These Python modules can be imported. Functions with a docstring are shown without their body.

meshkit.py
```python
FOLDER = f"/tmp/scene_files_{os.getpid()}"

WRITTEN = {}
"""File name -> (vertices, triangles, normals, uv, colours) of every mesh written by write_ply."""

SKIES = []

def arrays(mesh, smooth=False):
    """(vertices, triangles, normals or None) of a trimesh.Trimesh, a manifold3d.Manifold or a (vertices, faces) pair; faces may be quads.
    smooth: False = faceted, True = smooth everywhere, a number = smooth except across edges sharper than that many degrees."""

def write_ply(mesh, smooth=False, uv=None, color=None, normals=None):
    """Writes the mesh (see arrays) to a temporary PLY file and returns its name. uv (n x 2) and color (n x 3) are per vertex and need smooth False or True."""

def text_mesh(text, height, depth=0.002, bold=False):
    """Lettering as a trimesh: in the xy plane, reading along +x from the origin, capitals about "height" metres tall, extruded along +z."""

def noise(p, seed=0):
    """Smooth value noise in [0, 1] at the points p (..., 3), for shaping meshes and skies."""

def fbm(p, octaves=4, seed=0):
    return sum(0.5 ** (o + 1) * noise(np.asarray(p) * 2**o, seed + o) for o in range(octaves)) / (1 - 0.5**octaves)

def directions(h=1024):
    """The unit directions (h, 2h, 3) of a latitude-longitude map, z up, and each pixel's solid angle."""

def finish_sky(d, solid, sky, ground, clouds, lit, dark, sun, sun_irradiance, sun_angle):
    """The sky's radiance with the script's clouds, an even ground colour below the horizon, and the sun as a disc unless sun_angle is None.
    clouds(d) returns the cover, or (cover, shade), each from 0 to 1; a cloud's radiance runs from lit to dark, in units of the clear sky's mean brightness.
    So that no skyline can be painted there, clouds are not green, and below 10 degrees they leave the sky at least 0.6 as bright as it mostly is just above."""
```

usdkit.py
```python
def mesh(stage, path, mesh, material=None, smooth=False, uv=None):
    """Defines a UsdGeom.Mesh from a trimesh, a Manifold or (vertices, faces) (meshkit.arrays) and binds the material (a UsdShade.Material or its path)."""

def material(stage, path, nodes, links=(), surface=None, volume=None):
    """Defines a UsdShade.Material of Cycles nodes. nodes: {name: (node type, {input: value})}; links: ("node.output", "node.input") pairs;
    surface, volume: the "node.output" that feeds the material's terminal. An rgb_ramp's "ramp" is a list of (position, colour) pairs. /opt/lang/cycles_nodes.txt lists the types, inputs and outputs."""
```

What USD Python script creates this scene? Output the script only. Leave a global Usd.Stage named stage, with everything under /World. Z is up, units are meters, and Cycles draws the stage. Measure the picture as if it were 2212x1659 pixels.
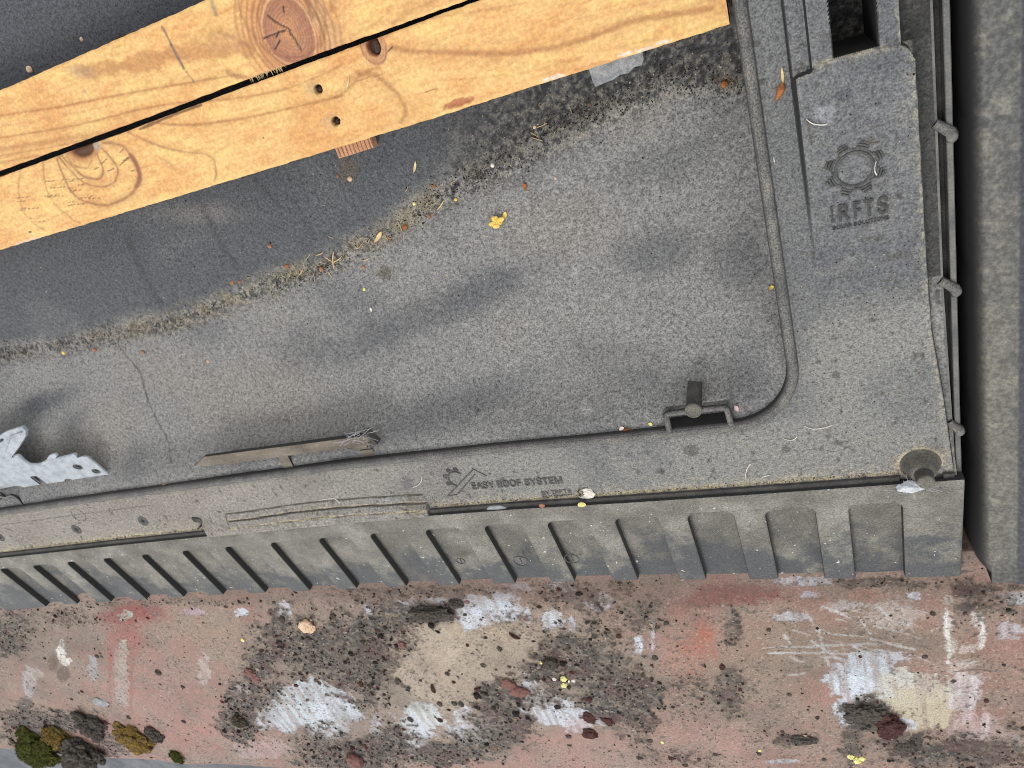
import math
import numpy as np
import trimesh
import mapbox_earcut as earcut
import usdkit, meshkit
from pxr import Usd, UsdGeom, UsdLux, UsdShade, Sdf, Gf, Vt
from shapely.geometry import Polygon, box as sbox, LineString, Point
from shapely.ops import unary_union

stage = Usd.Stage.CreateInMemory()
UsdGeom.SetStageUpAxis(stage, UsdGeom.Tokens.z)
UsdGeom.SetStageMetersPerUnit(stage, 1.0)
UsdGeom.Xform.Define(stage, '/World')
UsdGeom.Scope.Define(stage, '/World/Looks')

# ------------------------------------------------------------------ camera, sky, sun
RIGHT = np.array([0.92322127, -0.29485368, -0.24642198])
UP = np.array([0.12771748, 0.84026578, -0.52691713])
BACK = np.array([0.36242342, 0.45498871, 0.81340921])
EYE = 0.55 * BACK
FOC, CX, CY = 1605.0, 1106.0, 829.5          # pinhole of the photograph at 2212 x 1659
cam = UsdGeom.Camera.Define(stage, '/World/camera')
cam.CreateHorizontalApertureAttr(36.0)
cam.CreateVerticalApertureAttr(27.0)
cam.CreateFocalLengthAttr(36.0 * FOC / 2212.0)
cam.CreateClippingRangeAttr(Gf.Vec2f(0.02, 200.0))
m = np.eye(4); m[0, :3], m[1, :3], m[2, :3], m[3, :3] = RIGHT, UP, BACK, EYE
UsdGeom.Xformable(cam).AddTransformOp().Set(Gf.Matrix4d(*m.ravel().tolist()))
EXPOSURE = 0.92
cam.CreateExposureAttr(EXPOSURE)

SUN_DIR = np.array([-0.42, -0.62, 0.95]); SUN_DIR /= np.linalg.norm(SUN_DIR)
SUN_EL, SUN_ROT = math.asin(SUN_DIR[2]), math.atan2(SUN_DIR[0], SUN_DIR[1])
sun = UsdLux.DistantLight.Define(stage, '/World/sun')
sun.CreateIntensityAttr(0.30); sun.CreateAngleAttr(26.0); sun.CreateNormalizeAttr(True)
sun.CreateColorAttr(Gf.Vec3f(1.0, 0.975, 0.94))
zc = SUN_DIR; xc = np.cross([0, 0, 1.0], zc); xc /= np.linalg.norm(xc); yc = np.cross(zc, xc)
ms = np.eye(4); ms[0, :3], ms[1, :3], ms[2, :3] = xc, yc, zc
UsdGeom.Xformable(sun).AddTransformOp().Set(Gf.Matrix4d(*ms.ravel().tolist()))

dome = UsdLux.DomeLight.Define(stage, '/World/sky')
dome.CreateIntensityAttr(1.0)
skym = usdkit.material(stage, '/World/Looks/overcast_sky', {
    'tc': ('texture_coordinate', {}),
    'sky': ('sky_texture', {'sky_type': 'single_scattering', 'sun_disc': False, 'sun_elevation': SUN_EL, 'sun_rotation': SUN_ROT}),
    'n': ('noise_texture', {'scale': 2.2, 'detail': 4.0, 'roughness': 0.55}),
    'r': ('rgb_ramp', {'ramp': [(0.0, (0.72,) * 3), (0.45, (0.88,) * 3), (1.0, (1, 1, 1))]}),
    'c': ('mix_color', {'blend_type': 'mix', 'b': (5.2, 5.1, 4.95), 'use_clamp': False}),
    'bg': ('background_shader', {'strength': 0.145})},
    [('tc.generated', 'n.vector'), ('n.fac', 'r.fac'), ('r.color', 'c.fac'), ('sky.color', 'c.a'), ('c.result', 'bg.color')], surface='bg.background')
UsdShade.MaterialBindingAPI.Apply(dome.GetPrim()).Bind(skym)
dome.GetPrim().SetCustomDataByKey('kind', 'structure')

# ------------------------------------------------------------------ helpers (all lengths in millimetres)
def at(px, py, z=0.0):
    """Point of the level z (mm) seen at the photograph's pixel (2212 wide)."""
    d = RIGHT * (px - CX) - UP * (py - CY) - BACK * FOC
    e = EYE * 1000.0
    return e + d * ((z - e[2]) / d[2])

def on(px, py, zf, it=6):
    z = 0.0
    for _ in range(it):
        p = at(px, py, z); z = float(np.ravel(zf(np.array(p[0]), np.array(p[1])))[0])
    return np.array([p[0], p[1], z])

def sg(c):                                       # sRGB 0..255 -> linear
    c = np.asarray(c, float) / 255.0
    return np.where(c <= 0.04045, c / 12.92, ((c + 0.055) / 1.055) ** 2.4)
K = 0.62
def al(*c): return sg(c) * K                     # base colour from a colour in the daylight photograph

def sst(a, b, x):
    t = np.clip((x - a) / (b - a), 0, 1); return t * t * (3 - 2 * t)

def nz(x, y, s, seed=0, o=3):                    # noise 0..1 with feature size s mm
    return meshkit.fbm(np.stack([x / s, y / s, np.full_like(x, seed * 7.31)], -1), o, seed)

used = {}
def fresh(path):
    n = used.get(path, -1) + 1; used[path] = n
    return path if n == 0 else f'{path}_{n:03d}'

class Thing:
    def __init__(s, name, loc, label=None, cat=None, group=None, kind=None):
        s.loc = np.asarray(loc, float); s.path = fresh('/World/' + name)
        x = UsdGeom.Xform.Define(stage, s.path); x.AddTranslateOp().Set(Gf.Vec3d(*(s.loc / 1000).tolist()))
        data(x.GetPrim(), label, cat, group, kind)

def data(p, label=None, cat=None, group=None, kind=None):
    for k, v in (('label', label), ('category', cat), ('group', group), ('kind', kind)):
        if v: p.SetCustomDataByKey(k, v)

def put(parent, name, mesh, mat, col=None, smooth=False, loc=None, label=None, kind=None):
    """One Mesh prim under a Thing, under another part (path string + loc) or under /World."""
    if isinstance(parent, Thing): base, loc = parent.path, parent.loc
    elif parent is None: base, loc = '/World', np.zeros(3)
    else: base, loc = parent
    if isinstance(mesh, (tuple, list)):
        v, f = np.asarray(mesh[0], float), np.asarray(mesh[1], int)
        if f.shape[1] == 4: f = np.vstack([f[:, [0, 1, 2]], f[:, [0, 2, 3]]])
    else: v, f = np.asarray(mesh.vertices, float), np.asarray(mesh.faces)
    p = fresh(f'{base}/{name}')
    me = usdkit.mesh(stage, p, trimesh.Trimesh((v - loc) / 1000.0, f, process=False), M[mat], smooth=smooth)
    if col is not None:
        UsdGeom.PrimvarsAPI(me).CreatePrimvar('Col', Sdf.ValueTypeNames.Color3fArray, 'vertex').Set(Vt.Vec3fArray.FromNumpy(np.ascontiguousarray(col, np.float32)))
    data(me.GetPrim(), label=label, kind=kind)
    return (p, loc)

def solo(name, mesh, mat, label=None, cat=None, group=None, kind=None, col=None, smooth=False):
    p, _ = put(None, name, mesh, mat, col, smooth)
    data(stage.GetPrimAtPath(p), label, cat, group, kind); return p

def grid(A, flip=False):
    n, k = A.shape[:2]; i = np.arange(n * k).reshape(n, k)
    q = np.stack([i[:-1, :-1], i[1:, :-1], i[1:, 1:], i[:-1, 1:]], -1).reshape(-1, 4)
    return A.reshape(-1, 3), (q[:, ::-1] if flip else q)

def facing(mesh, sign=1):                         # make a sheet's faces point up
    v, f = mesh
    f = np.asarray(f)
    if f.shape[1] == 4: f = np.vstack([f[:, [0, 1, 2]], f[:, [0, 2, 3]]])
    n = np.cross(v[f[:, 1]] - v[f[:, 0]], v[f[:, 2]] - v[f[:, 0]])[:, 2].sum()
    return v, (f if n * sign > 0 else f[:, ::-1])

def slab(poly, zt, zb, bev=0.6, seg=4.0):
    """A plate with rounded upper edges: poly in mm, zt / zb numbers or functions of (x, y)."""
    zt = zt if callable(zt) else (lambda x, y, c=zt: np.full_like(x, c))
    zb = zb if callable(zb) else (lambda x, y, c=zb: np.full_like(x, c))
    poly = poly.segmentize(seg) if seg else poly
    V, F, base, tops, bots = [], [], 0, [], []
    for k, r in enumerate([poly.exterior] + list(poly.interiors)):
        p = np.array(r.coords)[:-1, :2]
        area = 0.5 * np.sum(p[:, 0] * np.roll(p[:, 1], -1) - np.roll(p[:, 0], -1) * p[:, 1])
        if (area > 0) != (k == 0): p = p[::-1]
        e = np.roll(p, -1, 0) - p; nn = np.stack([e[:, 1], -e[:, 0]], 1); nn /= np.linalg.norm(nn, axis=1)[:, None] + 1e-9
        vn = nn + np.roll(nn, 1, 0); vn /= np.maximum(np.linalg.norm(vn, axis=1)[:, None], 0.5)
        rings = []
        for ins, dz in ((0, None), (0, bev), (0.3 * bev, 0.3 * bev), (bev, 0)):
            q = p - vn * ins
            z = zb(q[:, 0], q[:, 1]) if dz is None else zt(q[:, 0], q[:, 1]) - dz
            rings.append(np.c_[q, z])
        n = len(p); A = np.stack(rings, 0); V.append(A.reshape(-1, 3))
        i = np.arange(4 * n).reshape(4, n) + base; j = np.roll(i, -1, 1)
        F.append(np.stack([i[:-1], j[:-1], j[1:], i[1:]], -1).reshape(-1, 4)); tops.append(i[3]); bots.append(i[0]); base += 4 * n
    V = np.vstack(V); F = np.vstack(F); F = np.vstack([F[:, [0, 1, 2]], F[:, [0, 2, 3]]])
    def cap(idx, up):
        ids = np.concatenate(idx); ends = np.cumsum([len(a) for a in idx]).astype(np.uint32)
        t = earcut.triangulate_float64(V[ids, :2].astype(np.float64), ends).reshape(-1, 3)
        t = ids[t]
        n = np.cross(V[t[:, 1]] - V[t[:, 0]], V[t[:, 2]] - V[t[:, 0]])[:, 2].sum()
        return t if (n > 0) == up else t[:, ::-1]
    return V, np.vstack([F, cap(tops, True), cap(bots, False)])

def tube(pts, r, n=8, caps=True):
    pts = np.asarray(pts, float); r = np.broadcast_to(np.asarray(r, float), (len(pts),))
    t = np.gradient(pts, axis=0); t /= np.linalg.norm(t, axis=1)[:, None] + 1e-12
    a = np.array([0, 0, 1.0]) if abs(t[0, 2]) < 0.9 else np.array([1.0, 0, 0])
    A = []
    for p, d, q in zip(pts, t, r):
        u = np.cross(d, a); u /= np.linalg.norm(u) + 1e-12; w = np.cross(d, u); a = np.cross(u, d)
        th = np.linspace(0, 2 * np.pi, n, endpoint=False)
        A.append(p + q * (np.cos(th)[:, None] * u + np.sin(th)[:, None] * w))
    A = np.array(A); k = len(pts); i = np.arange(k * n).reshape(k, n); j = np.roll(i, -1, 1)
    F = np.stack([i[:-1], j[:-1], j[1:], i[1:]], -1).reshape(-1, 4); F = np.vstack([F[:, [0, 1, 2]], F[:, [0, 2, 3]]])
    V = A.reshape(-1, 3)
    if caps:
        V = np.vstack([V, pts[:1], pts[-1:]]); b = len(V) - 2
        F = np.vstack([F, np.c_[np.full(n, b), j[0], i[0]], np.c_[np.full(n, b + 1), i[-1], j[-1]]])
    m_ = trimesh.Trimesh(V, F, process=False)
    return (V, F) if m_.volume > 0 else (V, F[:, ::-1])

def smoothline(p, n=40):
    p = np.asarray(p, float); s = np.r_[0, np.cumsum(np.linalg.norm(np.diff(p, axis=0), axis=1))]
    from scipy.interpolate import PchipInterpolator
    t = np.linspace(0, s[-1], n)
    return np.stack([PchipInterpolator(s, p[:, k])(t) for k in range(p.shape[1])], 1)

def cat(*ms):
    V, F, b = [], [], 0
    for v, f in ms:
        f = np.asarray(f)
        if f.shape[1] == 4: f = np.vstack([f[:, [0, 1, 2]], f[:, [0, 2, 3]]])
        V.append(v); F.append(f + b); b += len(v)
    return np.vstack(V), np.vstack(F)

def revolve(prof, c, n=40):
    prof = np.asarray(prof, float); th = np.linspace(0, 2 * np.pi, n + 1)
    A = np.stack([np.stack([c[0] + r * np.cos(th), c[1] + r * np.sin(th), np.full_like(th, z)], -1) for r, z in prof])
    return facing(grid(A))

def rock(c, rx, ry, rz, seed, sub=2, rough=0.35, fs=0.55, flat=-0.35):
    s = trimesh.creation.icosphere(sub); v = s.vertices.copy()
    n = meshkit.fbm(v / fs + seed * 3.7 + 50, 3, seed % 97)
    d = 1 + rough * 2 * (n - 0.5)
    if sub > 2:
        d = d + rough * 0.55 * (meshkit.fbm(v / 0.16 + seed, 2 + (sub > 3), seed % 89) - 0.5)
        k = np.abs(meshkit.noise(v / 0.34 + seed * 1.3, seed % 61) - 0.5) * 2
        d = d - rough * 0.4 * (1 - k) ** 4                       # clefts
    v = v * d[:, None]
    v[:, 2] = np.where(v[:, 2] < flat, flat, v[:, 2])
    a = seed * 1.7; ca, sa = math.cos(a), math.sin(a)
    v = np.c_[v[:, 0] * ca - v[:, 1] * sa, v[:, 0] * sa + v[:, 1] * ca, v[:, 2]] * [rx, ry, rz]
    return v + np.asarray(c) + [0, 0, 0.3 * rz], s.faces

class Paint:
    """Colours of a sheet's vertices: stains, worn paint, dirt and a little painted shade, at fixed places."""
    def __init__(s, x, y, base, zref):
        s.x, s.y, s.z = x, y, zref; s.c = np.broadcast_to(np.asarray(base, float), x.shape + (3,)).copy()
    def mix(s, m, col):
        m = np.clip(m, 0, 1)[..., None]; s.c = s.c * (1 - m) + np.asarray(col) * m
    def mask(s, px, py, rx, ry, rot=0.0, edge=0.25, rag=0.5, seed=0, fs=None):
        c = at(px, py, s.z)[:2]; u = at(px + math.cos(rot) * rx, py + math.sin(rot) * rx, s.z)[:2] - c
        w = at(px - math.sin(rot) * ry, py + math.cos(rot) * ry, s.z)[:2] - c
        I = np.linalg.inv(np.stack([u, w], 1)); X, Y = s.x - c[0], s.y - c[1]
        d = np.hypot(I[0, 0] * X + I[0, 1] * Y, I[1, 0] * X + I[1, 1] * Y)
        out = np.zeros_like(d); k = d < 1 + edge + rag
        r = fs or max(1.5, 0.5 * min(np.linalg.norm(u), np.linalg.norm(w)))
        out[k] = sst(1 + edge, 1 - edge, d[k] + rag * 2 * (nz(s.x[k], s.y[k], r, seed + int(px), 4) - 0.5))
        return out
    def blob(s, px, py, rx, ry, col, a=1.0, **k):
        s.mix(a * s.mask(px, py, rx, ry, **k), col)
    def dist(s, pts, raw=False):
        p = np.array([at(a, b, s.z)[:2] for a, b in pts]) if not raw else np.asarray(pts, float)
        d = np.full(s.x.shape, 1e9); lo, hi = p.min(0) - 40, p.max(0) + 40
        k = (s.x > lo[0]) & (s.x < hi[0]) & (s.y > lo[1]) & (s.y < hi[1]); X, Y = s.x[k], s.y[k]; b = np.full(X.shape, 1e9)
        for q0, q1 in zip(p[:-1], p[1:]):
            e = q1 - q0; t = np.clip(((X - q0[0]) * e[0] + (Y - q0[1]) * e[1]) / (e @ e + 1e-9), 0, 1)
            b = np.minimum(b, np.hypot(X - q0[0] - t * e[0], Y - q0[1] - t * e[1]))
        d[k] = b; return d
    def stroke(s, pts, w, col, a=1.0, rag=0.0, fs=6, soft=0.6, seed=0, raw=False, smooth=True):
        if smooth and len(pts) > 2: pts = smoothline(pts, 12 * len(pts))
        d = s.dist(pts, raw); k = d < w * 3 + 3
        if rag: d[k] = d[k] + rag * 2 * (nz(s.x[k], s.y[k], fs, seed, 3) - 0.5)
        s.mix(a * sst(w * (1 + soft), w * (1 - soft), d), col)

q_ = lambda i, j, *p: [(737.33 * i + x / 3, 553 * j + y / 3) for x, y in p]     # crops of the photograph I measured in
r9 = lambda *p: [(x * .2232, 877.8 + y * .2232) for x, y in p]

# ------------------------------------------------------------------ materials
L = '/World/Looks/'
M = {}
STEEP_DARK = al(38, 38, 39)  # steep faces: undusted black plastic plus shade put into the colour
def dust_shade(nodes, links, src, dst, lo=0.35, hi=0.9):
    """Dust on faces that look up; steep ones darkened, which also paints in wall shade."""
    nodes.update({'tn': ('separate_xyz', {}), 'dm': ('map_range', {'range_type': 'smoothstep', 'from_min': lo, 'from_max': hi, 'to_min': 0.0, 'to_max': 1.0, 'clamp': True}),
                  'du': ('mix_color', {'blend_type': 'mix', 'a': STEEP_DARK})})
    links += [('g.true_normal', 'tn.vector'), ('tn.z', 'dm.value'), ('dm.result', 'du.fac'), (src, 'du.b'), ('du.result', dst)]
def painted(name, sp=(0.62, 1.42), scale=950.0, rough=0.8, bump=0.25, bscale=700.0, spec=0.3, detail=2.0, dist=0.0006, dust=False, coarse=0.0):
    """The vertex colours of the sheet times a fine mottling."""
    lo, hi = sp
    nodes = {
        'col': ('attribute', {'attribute': 'Col'}), 'g': ('geometry', {}),
        'n': ('noise_texture', {'scale': scale, 'detail': detail, 'roughness': 0.72}),
        'r': ('rgb_ramp', {'ramp': [(0.0, (lo,) * 3), (0.36, (lo,) * 3), (0.5, ((lo + hi) / 2 * 0.96,) * 3), (0.64, (hi,) * 3), (1.0, (hi,) * 3)]}),
        'mx': ('mix_color', {'blend_type': 'multiply', 'fac': 1.0, 'use_clamp': False}),
        'bn': ('noise_texture', {'scale': bscale, 'detail': 3.0, 'roughness': 0.65}),
        'b': ('bump', {'strength': bump, 'distance': dist}),
        'p': ('principled_bsdf', {'roughness': rough, 'specular_ior_level': spec, 'diffuse_roughness': 0.3})}
    nodes.update({'nc': ('noise_texture', {'scale': 0.42 * scale, 'detail': 2.0, 'roughness': 0.6}), 'nm': ('mix_float', {'fac': coarse})})
    links = [('g.position', 'n.vector'), ('g.position', 'nc.vector'), ('n.fac', 'nm.a'), ('nc.fac', 'nm.b'), ('nm.result', 'r.fac'), ('g.position', 'bn.vector'), ('col.color', 'mx.a'), ('r.color', 'mx.b'),
             ('bn.fac', 'b.height'), ('b.normal', 'p.normal')]
    if dust: dust_shade(nodes, links, 'mx.result', 'p.base_color', *(dust if dust is not True else ()))
    else: links.append(('mx.result', 'p.base_color'))
    M[name] = usdkit.material(stage, L + name, nodes, links, surface='p.BSDF')

def mottled(name, a, b, c=None, big=30.0, scale=950.0, sp=(0.62, 1.4), rough=0.75, bump=0.25, spec=0.3, metallic=0.0, fac=(0.35, 0.65), stretch=None, bscale=700.0, dust=False):
    """Two or three tones in patches, times a fine mottling."""
    lo, hi = sp
    nodes = {'g': ('geometry', {}), 'map': ('mapping', {'scale': stretch or (1, 1, 1)}),
        'N': ('noise_texture', {'scale': big, 'detail': 4.0, 'roughness': 0.6}),
        'R': ('rgb_ramp', {'ramp': [(fac[0], a), (fac[1], b)] + ([(min(0.98, fac[1] + 0.12), c)] if c is not None else [])}),
        'n': ('noise_texture', {'scale': scale, 'detail': 2.0, 'roughness': 0.6}),
        'r': ('rgb_ramp', {'ramp': [(0.36, (lo,) * 3), (0.5, ((lo + hi) / 2 * 0.96,) * 3), (0.64, (hi,) * 3)]}),
        'mx': ('mix_color', {'blend_type': 'multiply', 'fac': 1.0, 'use_clamp': False}),
        'bn': ('noise_texture', {'scale': bscale, 'detail': 3.0, 'roughness': 0.65}), 'b': ('bump', {'strength': bump, 'distance': 0.0006}),
        'p': ('principled_bsdf', {'roughness': rough, 'specular_ior_level': spec, 'metallic': metallic})}
    links = [('g.position', 'map.vector'), ('map.vector', 'N.vector'), ('g.position', 'n.vector'), ('g.position', 'bn.vector'), ('N.fac', 'R.fac'), ('n.fac', 'r.fac'),
             ('R.color', 'mx.a'), ('r.color', 'mx.b'), ('bn.fac', 'b.height'), ('b.normal', 'p.normal')]
    if dust: dust_shade(nodes, links, 'mx.result', 'p.base_color', *(dust if dust is not True else ()))
    else: links.append(('mx.result', 'p.base_color'))
    M[name] = usdkit.material(stage, L + name, nodes, links, surface='p.BSDF')

painted('membrane_rubber', sp=(0.38, 1.75), detail=2.0, scale=860, coarse=0.36, bump=0.4)
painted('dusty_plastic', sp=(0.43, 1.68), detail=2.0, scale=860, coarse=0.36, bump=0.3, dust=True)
painted('soft_plastic', sp=(0.7, 1.32), scale=380, bump=0.2, dust=(0.25, 1.0))  # steep edge goes near-black, painting in the shade of the gap
painted('painted_sheet', sp=(0.72, 1.28), scale=700, bump=0.35, rough=0.7)
painted('pine_wood', sp=(0.86, 1.13), scale=420, bump=0.25, rough=0.6, spec=0.35)
painted('loose_dirt', sp=(0.8, 1.2), scale=1500, bump=0.3, rough=0.95, spec=0.1)
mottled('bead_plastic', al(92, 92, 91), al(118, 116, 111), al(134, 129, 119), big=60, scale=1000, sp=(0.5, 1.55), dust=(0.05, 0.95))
mottled('wall_plastic', al(48, 48, 48), al(74, 72, 68), big=70, sp=(0.65, 1.35))  # dark for thin dust and for shade painted into the walls
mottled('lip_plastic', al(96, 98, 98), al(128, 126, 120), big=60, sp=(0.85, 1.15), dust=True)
mottled('shade_black', al(13, 13, 13), al(24, 24, 24), big=60, sp=(0.6, 1.4))  # near-black tone painted for the shade in the slot and screw holes
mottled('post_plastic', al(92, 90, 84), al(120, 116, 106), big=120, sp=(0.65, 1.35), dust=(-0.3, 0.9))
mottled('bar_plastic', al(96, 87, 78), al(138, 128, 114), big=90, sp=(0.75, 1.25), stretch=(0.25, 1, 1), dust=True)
mottled('galvanised_steel', al(150, 158, 168), al(182, 191, 198), big=120, sp=(0.86, 1.1), rough=0.5, metallic=0.0, bump=0.02, spec=0.5)
mottled('grey_slate', al(128, 134, 138), al(170, 174, 175), big=150, sp=(0.8, 1.15), bump=0.6)
mottled('raw_timber', al(190, 138, 104), al(220, 174, 140), big=160, sp=(0.85, 1.15), stretch=(6, 0.5, 1))
mottled('rusty_iron', al(34, 26, 22), al(80, 52, 38), big=600, sp=(0.7, 1.3), rough=0.6)
mottled('roof_deck_timber', al(60, 52, 46), al(74, 64, 56), big=20)
mottled('gutter_metal', al(84, 90, 98), al(118, 122, 128), big=30, sp=(0.85, 1.15))
mottled('dry_straw', al(214, 186, 130), al(236, 214, 168), big=300, sp=(0.85, 1.15))
mottled('seed_brown', al(138, 84, 42), al(176, 112, 60), big=400, sp=(0.8, 1.2))
mottled('yellow_petal', al(232, 190, 70), al(250, 224, 130), big=300, sp=(0.85, 1.15))
mottled('pale_flake', al(222, 214, 200), al(246, 240, 232), big=300, sp=(0.9, 1.1))
mottled('pink_petal', al(228, 176, 172), al(246, 222, 218), big=300, sp=(0.9, 1.1))
mottled('clay_orange', al(150, 96, 70), al(182, 128, 98), big=300, sp=(0.8, 1.2))
mottled('tile_red', al(96, 58, 53), al(136, 92, 84), big=200, sp=(0.7, 1.3))
mottled('soil_dark', al(62, 58, 54), al(96, 90, 84), al(124, 116, 108), big=420, scale=1100, sp=(0.5, 1.6), bump=0.9, spec=0.1, rough=0.95)
mottled('soil_maroon', al(58, 40, 39), al(92, 62, 58), al(110, 92, 86), big=420, scale=1100, sp=(0.5, 1.6), bump=0.9, spec=0.1, rough=0.95)
mottled('lichen_ochre', al(92, 82, 60), al(148, 118, 54), al(166, 138, 76), big=180, sp=(0.65, 1.35), bump=0.7, spec=0.1, rough=0.95)
mottled('moss_green', al(58, 60, 30), al(92, 98, 44), al(104, 92, 54), big=200, sp=(0.7, 1.3), rough=0.95, spec=0.1)
mottled('lichen_yellow', al(236, 224, 90), al(250, 246, 190), big=500, sp=(0.85, 1.15))
mottled('lint_grey', al(138, 142, 146), al(170, 174, 178), big=300, sp=(0.85, 1.15))
mottled('stone_cream', al(214, 178, 144), al(236, 208, 178), big=200, sp=(0.85, 1.15))
mottled('lint_white', al(190, 198, 206), al(224, 228, 232), big=300, sp=(0.9, 1.1))
mottled('letter_dark', al(56, 57, 58), al(80, 80, 79), big=260, sp=(0.7, 1.3))
mottled('lettering_plastic', al(68, 69, 69), al(96, 95, 92), big=260, sp=(0.7, 1.3))

# ------------------------------------------------------------------ the underlay membrane
def sag(x):                                     # the long rail bends a little between its fixings
    return np.interp(x, [-720, -624, -494, -367, -261, -176, -30, 60, 150, 400], [-16.5, -13.0, -8.0, -4.0, -0.8, 1.6, 2.2, 0.6, 0, 0])

dirt_px = [(-260, 800), (-120, 785), (0, 762), (133, 743), (250, 715), (383, 690), (500, 638), (600, 604), (670, 582), (737, 548), (837, 495), (937, 425), (1037, 367), (1137, 308), (1237, 250), (1370, 190), (1475, 158), (1600, 150), (1750, 140)]
dirt_w = np.array([at(a, b, -42)[:2] for a, b in dirt_px])
def dirty(x): return np.interp(x, dirt_w[:, 0], dirt_w[:, 1])

def zm(x, y):
    x, y = np.asarray(x, float), np.asarray(y, float)
    v = dirty(x)
    lo = -24 - 20 * sst(-50, 1, (y - v) / 1.0 / (v + 60) * 50)      # falls from the rail to the crease
    z = np.where(y < v, lo, -44 + 2.5 * sst(0, 40, y - v))
    yy = y - sag(x); dx, dy = 190.5 - x, yy + 55
    d = np.where((x > 151) & (yy < -15.2), 40 - np.hypot(x - 151, yy + 15.2), np.minimum(dx, dy))
    lap = sst(40, 3, d) * np.where(dy < dx, 1, sst(60, -40, yy))
    z = z + 20.5 * lap * (x < 192) * sst(60, -10, yy)                            # it laps up against the rail
    pit = sst(103, 106, x) * sst(151, 148, x) * sst(-41, -44, yy)
    return z - 10 * pit
def zmem(x, y):
    z = zm(x, y)
    z = z + 2.4 * (nz(x, y, 75, 3, 2) - 0.5) + 0.8 * (nz(x, y, 22, 5, 2) - 0.5)
    return z
xs, ys = np.arange(-760, 284, 1.0), np.arange(-90, 420, 1.0)
GX, GY = np.meshgrid(xs, ys, indexing='ij')
GZ = zmem(GX, GY)
P = Paint(GX, GY, al(134, 134, 133), -33)
vd = GY - dirty(GX)
big = nz(GX, GY, 70, 11, 4)
# upper side of the crease: cleaner, blue-black rubber
up_ = sst(-4, 16, vd + 26 * (nz(GX, GY, 28, 12, 4) - 0.5))
P.mix(up_, al(86, 89, 93))
P.mix(up_ * 0.55 * sst(0.45, 0.75, nz(GX, GY, 55, 13, 4)), al(104, 106, 107))
P.mix((1 - up_) * 0.5 * sst(0.5, 0.75, big), al(100, 102, 106))
P.mix((1 - up_) * 0.45 * sst(0.52, 0.25, big), al(140, 138, 133))
dk = al(74, 77, 84)  # dark smudges, with painted shade beside the column and around the bracket
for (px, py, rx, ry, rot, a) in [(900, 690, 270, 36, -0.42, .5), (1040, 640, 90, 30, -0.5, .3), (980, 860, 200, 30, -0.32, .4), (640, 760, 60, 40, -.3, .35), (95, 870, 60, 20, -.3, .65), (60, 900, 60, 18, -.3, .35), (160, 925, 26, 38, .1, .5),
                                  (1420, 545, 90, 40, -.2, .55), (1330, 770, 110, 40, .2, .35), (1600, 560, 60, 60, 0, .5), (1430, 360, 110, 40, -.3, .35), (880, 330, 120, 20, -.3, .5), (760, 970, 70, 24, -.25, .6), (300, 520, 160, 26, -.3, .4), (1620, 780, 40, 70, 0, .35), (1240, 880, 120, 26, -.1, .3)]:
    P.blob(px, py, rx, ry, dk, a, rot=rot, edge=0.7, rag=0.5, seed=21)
for (px, py, rx, ry, a) in [(560, 860, 160, 60, .45), (150, 970, 60, 40, .5), (1180, 500, 160, 70, .4), (1100, 720, 60, 60, .3), (330, 800, 120, 50, .3), (1350, 260, 90, 30, .3), (420, 470, 80, 20, .35), (250, 905, 70, 50, .5), (240, 960, 40, 30, .4)]:
    P.blob(px, py, rx, ry, al(146, 142, 134), a, edge=0.7, rag=0.5, seed=22)
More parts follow.
